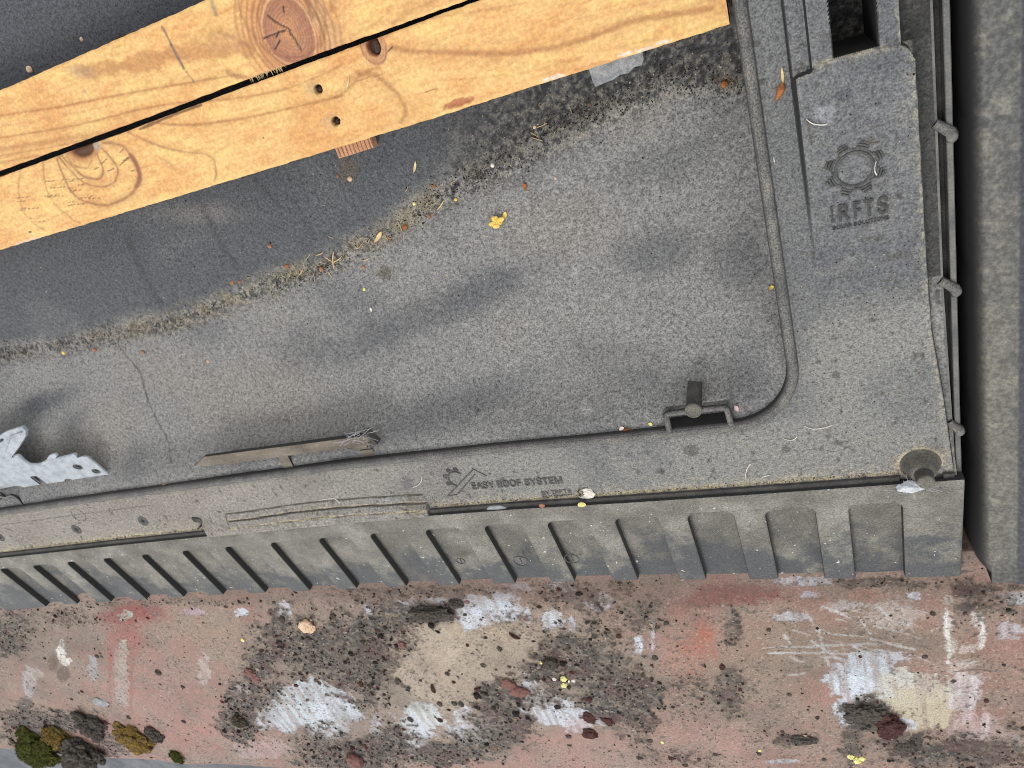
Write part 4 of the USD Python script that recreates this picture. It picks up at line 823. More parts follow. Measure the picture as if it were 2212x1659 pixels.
# splinters on the torn edge
r_ = np.random.RandomState(3); sp_m = []
for k in range(34):
    c = at(560 + r_.uniform(-30, 60), 158 + r_.uniform(-6, 6), ZB); c[1] = f_(ul)(c[0]) + .4
    sp_m.append(tube([c + [0, 1.2, -.4], c + [r_.uniform(-1.5, 1.5), r_.uniform(-3.6, -1), r_.uniform(-1.6, .2)]], [.35, .08], 4))
put(bu, 'splinters', cat(*sp_m), 'dry_straw', kind='stuff')

wb = Thing('timber_block', (-66, 195, -46), 'short offcut of timber wedged under the lower batten', 'timber block')
put(wb, 'block', slab(Polygon([(-83.5, 181.2), (-54.5, 181.8), (-54.3, 240), (-83.5, 240)]), -33.2, -46, .7, 3), 'raw_timber', smooth=30)
put(wb, 'growth_ring', cat(*[slab(Polygon([(x, 181.9), (x + .7, 181.9), (x + .9, 206), (x + .2, 206)]), -33.0, -34, .1, None) for x in np.arange(-81.5, -56, 3.1)]), 'seed_brown')
sl_ = Thing('slate_piece', (119, 190, -42), 'broken light grey slate piece under the right end of the lower batten', 'slate piece')
o = np.array([(102.3, 206), (103.6, 183.8), (104.5, 180.6), (109, 181.4), (116, 181.9), (121, 183.6), (126, 183.2), (130, 185.6), (134.5, 185.4), (136.5, 188.5), (136.8, 206)])
put(sl_, 'slate_plate', slab(Polygon(o), lambda x, y: -31 - .05 * (206 - y), -40, .8, 2.5), 'grey_slate', smooth=25)

# ------------------------------------------------------------------ steel bracket and its hook
br = Thing('steel_bracket', (-530, -35, -26), 'shiny galvanised steel bracket with punched holes at the left edge', 'steel bracket')
g = lambda *p: [tuple(at(a, b, -9)[:2].tolist()) for a, b in r9(*p)]
body = Polygon([(-700, -50), (-690, 0)] + g((-60, 560), (30, 520), (130, 478), (160, 470), (200, 490), (240, 530), (300, 560), (360, 568), (420, 560), (480, 535), (560, 515), (745, 470), (750, 495), (800, 482), (850, 483), (960, 590), (1055, 680), (840, 722), (790, 714), (750, 720), (728, 750), (720, 778), (680, 785), (630, 778), (320, 842), (190, 785), (110, 785), (0, 812)))
holes = [Point(0, 0).buffer(1, 16)]
def ell(cx, cy, rx, ry, rot=0):
    t = np.linspace(0, 2 * np.pi, 20, endpoint=False); return Polygon(g(*[(cx + rx * math.cos(a) * math.cos(rot) - ry * math.sin(a) * math.sin(rot), cy + rx * math.cos(a) * math.sin(rot) + ry * math.sin(a) * math.cos(rot)) for a in t]))
cut = unary_union([ell(752, 588, 42, 18, .25), ell(925, 634, 36, 16, .25), ell(658, 736, 40, 17, .25), Polygon(g((305, 695), (345, 690), (422, 755), (385, 765))).buffer(1.0)])
body = body.buffer(0).buffer(-.6).buffer(.6).difference(cut)
rims = [g_.buffer(.9).difference(g_) for g_ in getattr(cut, 'geoms', [cut])]
bp = put(br, 'plate', slab(max(getattr(body, 'geoms', [body]), key=lambda q: q.area), lambda x, y: -9 + .1 * (y + 30), lambda x, y: -11 + .1 * (y + 30), .35, 3), 'galvanised_steel', smooth=30)
armp = Polygon([(-700, 12)] + g((-60, 320), (0, 285), (30, 255), (70, 235), (100, 225), (225, 188), (262, 232), (258, 285), (200, 380), (130, 480), (160, 475), (20, 540)) + [(-700, -8)])
arm = armp.buffer(0).difference(ell(32, 316, 26, 14, -.6))
put(br, 'arm', slab(max(getattr(arm, 'geoms', [arm]), key=lambda q: q.area), lambda x, y: -6.6 - .03 * (x + 540), lambda x, y: -9.8 - .03 * (x + 540), .6, 3), 'galvanised_steel', smooth=30)
for rm in rims: put(br, 'hole_rim', slab(rm, lambda x, y: -8.7 + .1 * (y + 30), lambda x, y: -9.6 + .1 * (y + 30), .2, None), 'lip_plastic', smooth=30)
lip = np.array(g((150, 478), (185, 470), (230, 515), (300, 560), (380, 562), (440, 540), (490, 520), (560, 505), (650, 485), (742, 460)))
lp3 = smoothline(np.c_[lip, np.full(len(lip), -8.6)], 50); put(br, 'folded_lip', tube(lp3, 2.0, 10), 'galvanised_steel', smooth=True)
put(br, 'tab', slab(Polygon(g((450, 520), (490, 462), (545, 450), (565, 470), (545, 500))), -7, -9.6, .5, 3), 'galvanised_steel', smooth=30)
put(br, 'fold_line', tube(np.array([list(p) + [-6.1] for p in g((50, 500), (110, 300), (130, 275), (230, 235))]), .7, 6), 'galvanised_steel', smooth=True)
hk = Thing('hook_strap', (-590, -58, -12), 'grey bent hook strap on the rail just below the steel bracket', 'hook')
hp = [at(a, b, -4) for a, b in r9((-60, 900), (10, 870), (60, 880), (110, 862), (160, 880), (200, 920), (250, 985))]
put(hk, 'strap', tube(smoothline(np.array(hp), 40), 1.7, 8), 'lip_plastic', smooth=True)
hp = [at(a, b, -9) for a, b in r9((-60, 960), (60, 952), (135, 938))]; put(hk, 'pin', tube(np.array(hp), 2.6, 12), 'galvanised_steel', smooth=40)
hp = [at(a, b, -6) for a, b in r9((-30, 840), (20, 850), (40, 880), (0, 905))]; put(hk, 'clip', tube(smoothline(np.array(hp), 20), 1.3, 8), 'lip_plastic', smooth=True)

# ------------------------------------------------------------------ grit and crumbs
OCT_V = np.array([[1, 0, 0], [-1, 0, 0], [0, 1, 0], [0, -1, 0], [0, 0, 1], [0, 0, -1.0]])
OCT_F = np.array([[0, 2, 4], [2, 1, 4], [1, 3, 4], [3, 0, 4], [2, 0, 5], [1, 2, 5], [3, 1, 5], [0, 3, 5]])
def grains(x, y, z, r, cols, seed, flat=.6, lean=1.35):
    rs = np.random.RandomState(seed); n = len(x); s = np.stack([r * rs.uniform(.7, lean, n), r * rs.uniform(.6, 1.1, n), r * flat * rs.uniform(.7, 1.2, n)], 1)
    v = OCT_V[None] * s[:, None, :] * rs.uniform(.7, 1.25, (n, 6, 1)); a = rs.uniform(0, 6.28, n)[:, None]; X = v[..., 0] * np.cos(a) - v[..., 1] * np.sin(a); Y = v[..., 0] * np.sin(a) + v[..., 1] * np.cos(a)
    V = np.stack([X + x[:, None], Y + y[:, None], v[..., 2] + (z + .3 * r * flat)[:, None]], -1).reshape(-1, 3)
    return (V, (OCT_F[None] + 6 * np.arange(n)[:, None, None]).reshape(-1, 3)), np.repeat(cols, 6, 0)
rs = np.random.RandomState(8)
tones = np.array([al(30, 29, 28), al(44, 42, 38), al(64, 60, 54), al(96, 90, 80), al(150, 142, 126), al(190, 182, 160), al(206, 190, 150), al(150, 96, 66)])
n = 15000; gx = rs.uniform(-640, 188, n); keep = rs.uniform(0, 1, n) < np.interp(gx, [-640, -420, -100, 188], [.4, .7, 1, 1]); gx = gx[keep]; n = len(gx)
gy = dirty(gx) - 3 + rs.normal(0, 1, n) * np.interp(gx, [-640, -300, -100, 188], [9, 5, 5.5, 10]) * (0.5 + rs.exponential(.45, n))
gr = np.clip(rs.lognormal(-1.15, .42, n), .18, .8)
ok = (gy < 300) & (gy > -50) & (rs.uniform(0, 1, n) < .25 + 1.2 * sst(.35, .65, nz(gx, gy, 14, 61, 3))); gx, gy, gr = gx[ok], gy[ok], gr[ok]
ms_, c_ = grains(gx, gy, zmem(gx, gy), gr, tones[rs.choice(8, len(gx), p=[.34, .28, .15, .1, .07, .03, .02, .01])], 9)
solo('crease_grit', ms_, 'loose_dirt', 'line of fine black and sandy grit washed into the crease of the membrane', 'grit', kind='stuff', col=c_)
n = 2600; gx = rs.uniform(-600, 188, n); gy = rs.uniform(-50, 290, n); gr = np.clip(rs.lognormal(-1.0, .4, n), .2, .9)
ms_, c_ = grains(gx, gy, zmem(gx, gy), gr, tones[rs.choice(8, n, p=[.2, .12, .05, .05, .2, .22, .14, .02])], 10)
solo('membrane_specks', ms_, 'loose_dirt', 'tiny pale and dark specks strewn thinly over the whole membrane', 'grit', kind='stuff', col=c_)
# specks on the tray
n = 1500; gx = np.r_[rs.uniform(199, 272, 500), rs.uniform(-600, 270, 1000)]; gy = np.r_[rs.uniform(-60, 160, 500), rs.uniform(-111, -66, 1000) + sag(gx[500:])]
gz = np.r_[plate_z(gx[:500], gy[:500]), rail_z(gx[500:], gy[500:])]
ms_, c_ = grains(gx, gy, gz, np.clip(rs.lognormal(-1.2, .4, n), .2, .7), tones[rs.choice(8, n, p=[.16, .1, .04, .1, .2, .22, .14, .04])], 11)
solo('tray_specks', ms_, 'loose_dirt', 'tiny dust specks strewn over the grey tray', 'grit', kind='stuff', col=c_)
n = 2200; gx = np.r_[rs.uniform(-108, 255, 1500), rs.uniform(-660, -368, 700)]; gy = -111.2 + sag(gx) + np.abs(rs.normal(0, 1.0, n)); gz = np.full(n, .1)
ms_, c_ = grains(gx, gy, gz, np.clip(rs.lognormal(-.9, .35, n), .25, .9), tones[rs.choice(8, n, p=[.03, .04, .08, .15, .25, .25, .17, .03])], 12)
solo('rail_grit', ms_, 'loose_dirt', 'thin line of sandy grit caught along the step of the bottom rail', 'grit', kind='stuff', col=c_)
# soil on the painted sheet
from scipy.interpolate import RegularGridInterpolator
sf = RegularGridInterpolator((fx, fy), soil, bounds_error=False, fill_value=0); zf_ = RegularGridInterpolator((fx, fy), FZ, bounds_error=False, fill_value=ZF)
flz = lambda x, y: zf_(np.stack([np.asarray(x, float), np.asarray(y, float)], -1))
n = 130000; gx = -1150 + 1500 * rs.uniform(0, 1, n) ** .8; gy = rs.uniform(-585, -205, n)
pr_s = sf(np.c_[gx, gy]) ** 1.4 * .42 + .018; ok = rs.uniform(0, 1, n) < pr_s; gx, gy = gx[ok], gy[ok]; n = len(gx)
gr = np.clip(rs.lognormal(-.3, .55, n), .3, 3.0) * np.interp(gx, [-1100, 0, 300], [1.25, .95, .75])
stones = np.array([al(48, 45, 42), al(66, 60, 56), al(88, 80, 73), al(112, 102, 92), al(90, 56, 52), al(186, 170, 150)])
ms_, c_ = grains(gx, gy, flz(gx, gy), gr, stones[rs.choice(6, n, p=[.3, .27, .19, .11, .09, .04])], 13, flat=.55, lean=1.5)
solo('soil_crumbs', ms_, 'loose_dirt', 'dark soil crumbs and crusty lichen spread in patches over the red sheet', 'soil', kind='stuff', col=c_)

n = 44; sx = np.interp(rs.uniform(0, 1, n), [0, .25, .85, 1], [-500, -240, -60, 180]); sy = dirty(sx) - 2 + rs.normal(0, 9, n); st_ = []
for x, y in zip(sx, sy):
    a, l = rs.uniform(0, 6.28), rs.uniform(1.0, 4); d = np.array([math.cos(a), math.sin(a), 0]) * l; p = np.array([x, y, float(zmem(np.array([x]), np.array([y]))[0]) + .6]); st_.append(tube(np.array([p - d, p + [rs.normal(0, .6), rs.normal(0, .6), .5], p + d]), rs.uniform(.12, .24), 4))
solo('crease_straw', cat(*st_), 'dry_straw', 'short broken straws and needles mixed into the grit line', 'straw', kind='stuff')
ICO = trimesh.creation.icosphere(1)
def chunks(x, y, z, r, cols, seed):
    rs = np.random.RandomState(seed); n = len(x); v = ICO.vertices[None] * rs.uniform(.62, 1.3, (n, len(ICO.vertices), 1)) * np.stack([r * rs.uniform(.8, 1.4, n), r * rs.uniform(.7, 1.1, n), r * rs.uniform(.45, .9, n)], 1)[:, None, :]
    a = rs.uniform(0, 6.28, n)[:, None]; X = v[..., 0] * np.cos(a) - v[..., 1] * np.sin(a); Y = v[..., 0] * np.sin(a) + v[..., 1] * np.cos(a)
    c = cols[:, None, :] * rs.uniform(.7, 1.3, (n, len(ICO.vertices), 1))
    return (np.stack([X + x[:, None], Y + y[:, None], v[..., 2] + (z + .3 * r)[:, None]], -1).reshape(-1, 3), (ICO.faces[None] + len(ICO.vertices) * np.arange(n)[:, None, None]).reshape(-1, 3)), c.reshape(-1, 3)
n = 60000; gx = -1150 + 1500 * rs.uniform(0, 1, n) ** .8; gy = rs.uniform(-585, -212, n)
pr_s = np.clip(sf(np.c_[gx, gy]) - .25, 0, 1) ** 1.5 * .26 * sst(.42, .62, nz(gx, gy, 16, 91, 3)); ok = rs.uniform(0, 1, n) < pr_s; gx, gy = gx[ok], gy[ok]; n = len(gx)
gr = np.clip(rs.lognormal(.3, .45, n), .7, 3.8) * np.interp(gx, [-1100, 0, 300], [1.2, .95, .8])
ms_, c_ = chunks(gx, gy, flz(gx, gy), gr, stones[rs.choice(6, n, p=[.34, .3, .16, .07, .11, .02])] * (1 - .0), 14)
solo('soil_lumps', ms_, 'loose_dirt', 'coarse black and maroon soil lumps heaped in the dark patches of the red sheet', 'soil', kind='stuff', col=c_)
# single crumbs and clods
def crumb(px, py, r, mat, label, cat_='soil crumb', group=None, ry=None, rz=None, zf=flz, sub=2, rough=.35, name='soil_crumb', seed=None):
    c = on(px, py, zf)
    u_, w_ = at(px + 1, py, c[2]) - at(px, py, c[2]), at(px, py + 1, c[2]) - at(px, py, c[2]); R_ = math.sqrt(r * (ry or r) * abs(u_[0] * w_[1] - u_[1] * w_[0])); k0 = math.sqrt(r / (ry or r)); rx, ry_ = R_ * k0, R_ / k0
    t = Thing(name, c, label, cat_, group)
    return t, put(t, 'lump', rock(c, rx, ry_, (rz or .55) * min(rx, ry_), seed or int(px * 7 + py), sub, rough), mat, smooth=28), (c, rx, ry_)
def crumb_words(px, py):
    where = ('on the pink paint left of the dark patches' if px < 420 else 'around the left dark patch under the apron' if px < 850 else 'on and around the beige area' if px < 1100 else 'around the middle dark patch with yellow grains' if px < 1480 else 'on the scratched brown paint at the right')
    return f'small dark soil crumb lying loose {where}', 'soil crumb', f'loose soil crumbs {where}'
cr = np.random.RandomState(21); pts = [(97, 1422), (210, 1417), (220, 1418), (278, 1549), (395, 1483), (177, 1493), (155, 1510), (123, 1560), (28, 1600), (60, 1590), (230, 1560), (397, 1558), (342, 1452), (488, 1310), (592, 1301), (1010, 1393), (1049, 1377), (1080, 1401), (1044, 1437), (966, 1455), (980, 1473), (950, 1520), (981, 1519), (996, 1520), (886, 1553), (951, 1555), (866, 1609), (1140, 1354), (1200, 1345), (1290, 1305), (1336, 1373), (1420, 1355), (1440, 1345), (1283, 1375), (1415, 1420), (1345, 1545), (1228, 1590), (1230, 1610), (1380, 1636), (1404, 1600), (1450, 1638), (1510, 1640), (1765, 1550), (1705, 1500), (1998, 1418), (1858, 1418), (2168, 1436), (1480, 1652), (1545, 1630), (1640, 1628), (2130, 1513), (2095, 1506), (2060, 1600), (1690, 1580), (1600, 1450), (1560, 1440), (1660, 1360), (2015, 1325), (2190, 1540), (1780, 1640), (640, 1480), (690, 1475), (560, 1380), (720, 1330), (780, 1350), (830, 1500), (860, 1470), (1100, 1440), (1180, 1420), (1320, 1440)]
for k, (px, py) in enumerate(pts):
    r = cr.uniform(2.2, 5.2); crumb(px, py, r, 'soil_dark' if k % 5 else 'soil_maroon', *crumb_words(px, py),  sub=2, rz=.5, rough=.6, ry=r * cr.uniform(.7, 1.5))

def tufts(parent, lump, n, seed, mat='moss_green', l=2.2, wide=.4, where=None):
    """Short leaves growing out of the upper side of a lump."""
    r = np.random.RandomState(seed); v, f = lump; tri = np.asarray(v)[f]; nn = np.cross(tri[:, 1] - tri[:, 0], tri[:, 2] - tri[:, 0]); ar = np.linalg.norm(nn, axis=1); nn /= ar[:, None] + 1e-9
    p = ar * np.clip(nn[:, 2] + .15, 0, 1)
    if where is not None: p = p * where(tri.mean(1))
    i = r.choice(len(f), n, p=p / p.sum()); w = r.dirichlet([1, 1, 1], n); b = (tri[i] * w[..., None]).sum(1)
    d = nn[i] + r.normal(0, .45, (n, 3)); d *= (l * r.uniform(.4, 1.2, n) / np.linalg.norm(d, axis=1))[:, None]
    s = np.cross(d, r.normal(0, 1, (n, 3))); s *= (wide / np.linalg.norm(s, axis=1))[:, None]
    V = np.stack([b - s, b + s, b + d], 1).reshape(-1, 3); put(parent, 'moss_tufts', (V, np.arange(3 * n).reshape(-1, 3)), mat, kind='stuff')
def clod(name, px, py, r, ry, rz, mat, label, cat_, sub=4, rough=.55, moss=None):
    c = on(px, py, flz)
    u_, w_ = at(px + 1, py, c[2]) - at(px, py, c[2]), at(px, py + 1, c[2]) - at(px, py, c[2]); R_ = math.sqrt(r * ry * abs(u_[0] * w_[1] - u_[1] * w_[0])); k0 = math.sqrt(math.sqrt(r / ry))
    q = np.random.RandomState(int(px + py)); bits = [rock(c, .74 * R_ * k0, .74 * R_ / k0, .74 * rz * R_, int(px * 7 + py), sub, rough)]
    for i_ in range(9):
        a_, f_r = 6.28 * i_ / 9 + q.uniform(-.4, .4), q.uniform(.18, .42); d_ = R_ * q.uniform(.45, .95)
        bits.append(rock((c[0] + k0 * d_ * math.cos(a_), c[1] + d_ / k0 * math.sin(a_), c[2] + q.uniform(-.1, .3) * rz * R_), f_r * R_, f_r * R_ * q.uniform(.7, 1.3), f_r * R_ * q.uniform(.5, .9), int(px * 3 + i_ * 31), 3, .7))
    m_ = cat(*bits)
    t = Thing(name, c, label, cat_); put(t, 'lump', m_, mat, smooth=35)
    for k_, mo in enumerate(moss or []): tufts(t, m_, *mo)
clod('moss_clump', 90, 1614, 30, 42, .6, 'moss_green', 'bright green moss clump standing at the bottom left edge of the sheet', 'moss clump', 4, .6, [(7000, 1, 'moss_green', 3.4, .34)])
clod('moss_clump', 130, 1588, 24, 26, .6, 'lichen_ochre', 'brown-green moss clump between the green moss and the big black clod', 'moss clump', 4, .6, [(2600, 2, 'moss_green', 2.2, .35), (1600, 22, 'lichen_ochre', 2.2, .35)])
clod('soil_clod', 180, 1618, 42, 34, .6, 'soil_dark', 'big black soil clod beside the green moss at bottom left', 'soil clod', 5, .7)
clod('soil_clod', 196, 1562, 28, 30, .5, 'soil_dark', 'crumbly dark soil clod just above the big black clod', 'soil clod', 4, .7)
clod('soil_clod', 150, 1650, 36, 14, .7, 'soil_dark', 'dark clod hanging over the lower edge of the sheet', 'soil clod', 4, .7)
clod('lichen_lump', 298, 1594, 30, 34, .45, 'lichen_ochre', 'ochre lichen covered lump right of the big black clod', 'lichen lump', 5, .6, [(4200, 3, 'lichen_ochre', 1.0, .4)])
clod('soil_clod', 335, 1582, 11, 22, .6, 'soil_dark', 'grey crust flake against the ochre lichen lump', 'soil clod', 4, .6)
clod('moss_clump', 381, 1630, 11, 13, .7, 'moss_green', 'small green moss tuft at the lower edge right of the ochre lump', 'moss clump', 3, .6, [(1200, 4, 'moss_green', 2.0, .35)])
clod('lichen_lump', 518, 1556, 15, 13, .7, 'soil_dark', 'round ochre topped crumb on the dark patch left of the worn white area', 'lichen lump', 4, .5, [(1400, 5, 'lichen_ochre', 1.1, .35)])
crumb(218, 1516, 15, 'grey_slate', 'grey flake above the dark clods at left', 'stone chip', ry=9, rz=.3, name='stone_chip')
crumb(665, 1351, 13, 'stone_cream', 'cream stone chip under the apron, left of centre', 'stone chip', ry=15, rz=.6, name='stone_chip', sub=3)
crumb(769, 1641, 14, 'tile_red', 'rounded red tile chip at the bottom edge, left of centre', 'tile chip', ry=18, rz=.6, name='tile_chip', sub=3, rough=.2)
crumb(1122, 1492, 19, 'tile_red', 'pair-like red brown tile flake in the middle soil patch', 'tile chip', ry=12, rz=.5, name='tile_chip', sub=3)
for a in ((1098, 1478, 11, 'small red tile flake touching the red brown flake'), (869, 1393, 7, 'red tile crumb at the left edge of the beige area'), (1272, 1549, 12, 'dark red crumb on the bluish patch near the bottom centre'), (1315, 1556, 10, 'dark red crumb right of the bluish patch near the bottom centre'), (1276, 1584, 13, 'dark red crumb below the bluish patch'), (540, 1454, 9, 'small red crumb in the dark patch left of centre'), (552, 1467, 8, 'second small red crumb in the dark patch left of centre'), (1010, 1300, 4, 'tiny red crumb under the apron')):
    crumb(a[0], a[1], a[2], 'soil_maroon' if 'dark' in a[3][:5] else 'tile_red', a[3], 'tile chip', rz=.32, name='tile_chip', sub=2, rough=.8)
crumb(1872, 1538, 38, 'soil_dark', 'black soil clod on the white worn patch at lower right', 'soil clod', ry=24, rz=.35, name='soil_clod', sub=4, rough=.6)
crumb(1918, 1566, 24, 'soil_maroon', 'dark red soil clod touching the black clod at lower right', 'soil clod', ry=32, rz=.35, name='soil_clod', sub=4, rough=.7)
crumb(1958, 1614, 18, 'soil_dark', 'round grey lichen crust near the lower right corner', 'soil clod', ry=14, rz=.3, name='soil_clod', sub=3)
crumb(930, 1322, 40, 'soil_dark', 'long dark soil heap under the apron beside the bluish patches', 'soil clod', ry=16, rz=.7, name='soil_clod', sub=4, rough=.6)
crumb(985, 1302, 13, 'soil_dark', 'curled dark crust at the right end of the long soil heap', 'soil clod', ry=10, rz=.8, name='soil_clod', sub=3, rough=.6)
crumb(1190, 1430, 14, 'soil_dark', 'dark clod right of the beige area', 'soil clod', ry=13, rz=.7, name='soil_clod', sub=3)
crumb(1735, 1598, 22, 'soil_dark', 'flat dark crust on the pink paint, lower right of centre', 'soil clod', ry=10, rz=.4, name='soil_clod', sub=3, rough=.6)
def bark(px, py, l, w, an, label, mat='soil_maroon', name='bark_bit', cat_='bark bit', zf=flz, lift=.7):
    c = on(px, py, zf); a = at(px - l * math.cos(an), py - l * math.sin(an), c[2]); b = at(px + l * math.cos(an), py + l * math.sin(an), c[2])
    t = Thing(name, c, label, cat_); mid_ = (a + b) / 2 + [0.06 * (b[1] - a[1]), 0.06 * (a[0] - b[0]), lift + w * .5]
    put(t, 'stem', tube(smoothline(np.array([a + [0, 0, w * .4], mid_, b + [0, 0, w * .4]]), 9), np.array([.35, .7, .95, 1, 1, 1, .9, .7, .3]) * w, 7), mat, smooth=True); return t
bark(937, 1486, 10, 2.0, 1.2, 'dark brown bark bit lying on the beige area'); bark(1032, 1485, 8, 1.7, -.3, 'dark bark bit at the right edge of the beige area'); bark(1112, 1372, 14, 1.5, .5, 'thin dark bark bit below the bluish white patch')
for k, (px, py, r, lb_) in enumerate([(1218, 1466, 8, 'yellow lichen granule cluster on the dark soil, upper grain'), (1219, 1479, 8, 'yellow lichen granule cluster on the dark soil, lower grain'), (1228, 1471, 4, 'pale grain right of the yellow lichen grains'), (1198, 1467, 5, 'white grain left of the yellow lichen grains'), (1239, 1470, 5, 'white grain farthest right of the yellow lichen grains'), (1170, 1431, 5, 'orange yellow chip on the soil above the yellow lichen'), (1114, 1553, 4, 'tiny orange chip on the dark red soil patch'), (1838, 1634, 8, 'left yellow lichen grain at the bottom right edge'), (1850, 1642, 10, 'large yellow lichen grain at the bottom right edge'), (1862, 1638, 7, 'right yellow lichen grain at the bottom right edge'), (1641, 1621, 4, 'small orange grain on the pink paint at lower right'), (1431, 1603, 4, 'orange yellow grain at the bottom, right of centre'), (1071, 1616, 4, 'orange grain at the bottom centre'), (525, 1382, 5, 'pale yellow chip on the left dark patch')]):
    crumb(px, py, r * .68, 'pale_flake' if 'white' in lb_ or 'pale grain' in lb_ else 'clay_orange' if lb_.startswith(('tiny orange', 'orange grain')) else 'lichen_yellow', lb_, 'lichen grain', rz=.6, name='lichen_grain', sub=2, rough=.7)

# litter on the membrane and the tray
def leaf(px, py, l, w, an, mat, label, cat_, zf, name, curl=.25, tip2=None):
    c = on(px, py, zf); a = at(px - l * math.cos(an), py - l * math.sin(an), c[2])[:2]; b = at(px + l * math.cos(an), py + l * math.sin(an), c[2])[:2]
    u = b - a; Lm = np.linalg.norm(u); u /= Lm; n_ = np.array([-u[1], u[0]]); sc = Lm / (2 * l); W_ = w * sc
    s = np.linspace(0, 1, 11); hw = W_ * np.sin(np.pi * np.clip(s, .02, .98)) ** .7; q = np.linspace(-1, 1, 5)
    x = a[0] + u[0] * Lm * s[:, None] + n_[0] * hw[:, None] * q; y = a[1] + u[1] * Lm * s[:, None] + n_[1] * hw[:, None] * q
    z = zf(x, y) + .5 + curl * W_ * (q ** 2)[None] + curl * Lm * .5 * (2 * s[:, None] - 1) ** 2
    top = np.stack([x, y, z], -1); v, f = facing(grid(top)); n0 = len(v); V = np.vstack([v, v - [0, 0, .25]]); Fa = np.vstack([f, f[:, ::-1] + n0])
    t = Thing(name, c, label, cat_); put(t, 'blade', (V, Fa), mat, smooth=False); return t, c
mz = lambda x, y: zmem(np.atleast_1d(np.asarray(x, float)), np.atleast_1d(np.asarray(y, float))).reshape(np.shape(x))
yb = Thing('yellow_blossom', on(1074, 477, mz), 'yellow dried blossom lying on the lower half of the membrane', 'blossom')
for k, (px, py, l, w, an) in enumerate([(1072, 474, 10, 6, .3), (1078, 480, 9, 6, 1.2), (1066, 482, 9, 5, -.5), (1083, 472, 8, 5, 2.0), (1074, 486, 8, 5, .1), (1070, 468, 7, 4, -.9)]):
    c = on(px, py, mz); a = at(px - l * math.cos(an), py - l * math.sin(an), c[2]); b = at(px + l * math.cos(an), py + l * math.sin(an), c[2])
    put(yb, 'petal', rock(c + [0, 0, .6 + .35 * k], .5 * np.linalg.norm(b - a), w * .33, 1.1, k + 40, 2, .3), 'yellow_petal', smooth=40)
leaf(1091, 464, 8, 4.2, -1.3, 'yellow_petal', 'single yellow petal touching the upper right of the blossom', 'petal', mz, 'petal')
for a in [(897, 360, 13, 2.6, 1.75, 'dry_straw', 'curved pale seed husk between the grit line and the lower batten', 'seed husk', 'seed_husk'), (819, 510, 14, 3.8, -1.0, 'dry_straw', 'pale pointed seed husk in the middle of the grit line', 'seed husk', 'seed_husk'), (842, 515, 6, 2.4, .9, 'seed_brown', 'short brown husk right of the pale pointed husk', 'seed husk', 'seed_husk'), (1134, 402, 8, 5, 1.2, 'seed_brown', 'brown triangular bark flake above the yellow blossom', 'bark flake', 'bark_flake'), (1666, 620, 6, 4, -.5, 'yellow_petal', 'yellow green leaf bit beside the bead of the column', 'leaf bit', 'leaf_bit'), (1591, 881, 6, 4, .9, 'pink_petal', 'pink and white petal right of the loop on the bead', 'petal', 'petal'), (1358, 929, 12, 6, .3, 'seed_brown', 'tan leaf bit lying against the rail left of the loop', 'leaf bit', 'leaf_bit'), (1343, 924, 6, 4, -.5, 'pale_flake', 'white flake left of the tan leaf bit by the rail', 'flake', 'flake'), (1405, 915, 5, 4, .4, 'lichen_yellow', 'cream flake just left of the loop', 'flake', 'flake'), (937, 402, 6, 2.6, .2, 'seed_brown', 'small brown seed on the upper side of the grit line', 'seed', 'seed'), (802, 668, 5, 2.6, 1.2, 'pale_flake', 'cream flake on the membrane below the grit line', 'flake', 'flake'), (1530, 881, 10, 4, .2, 'seed_brown', 'brown leaf bit inside the loop', 'leaf bit', 'leaf_bit')]:
    leaf(a[0], a[1], a[2], a[3], a[4], a[5], a[6], a[7], mz, a[8])
for px, py, l, w, an, lb_ in [(951, 443, 13, .5, -.95, 'straight straw lying across the grit line'), (722, 563, 20, .55, 1.55, 'longest yellow straw in the bundle on the grit line'), (728, 560, 14, .45, -.6, 'slanted straw crossing the bundle on the grit line'), (712, 560, 12, .4, .5, 'thin straw at the left of the bundle on the grit line'), (650, 588, 8, .4, -1.0, 'short straw left of the straw bundle'), (690, 548, 9, .4, -.4, 'thin straw above the straw bundle'), (790, 560, 9, .4, -.3, 'short straw right of the straw bundle'), (1490, 170, 9, .35, -1.25, 'green needle lying near the column')]:
    bark(px, py, l, w, an, lb_, 'moss_green' if 'green' in lb_ else 'dry_straw', 'straw', 'straw', mz, .3)
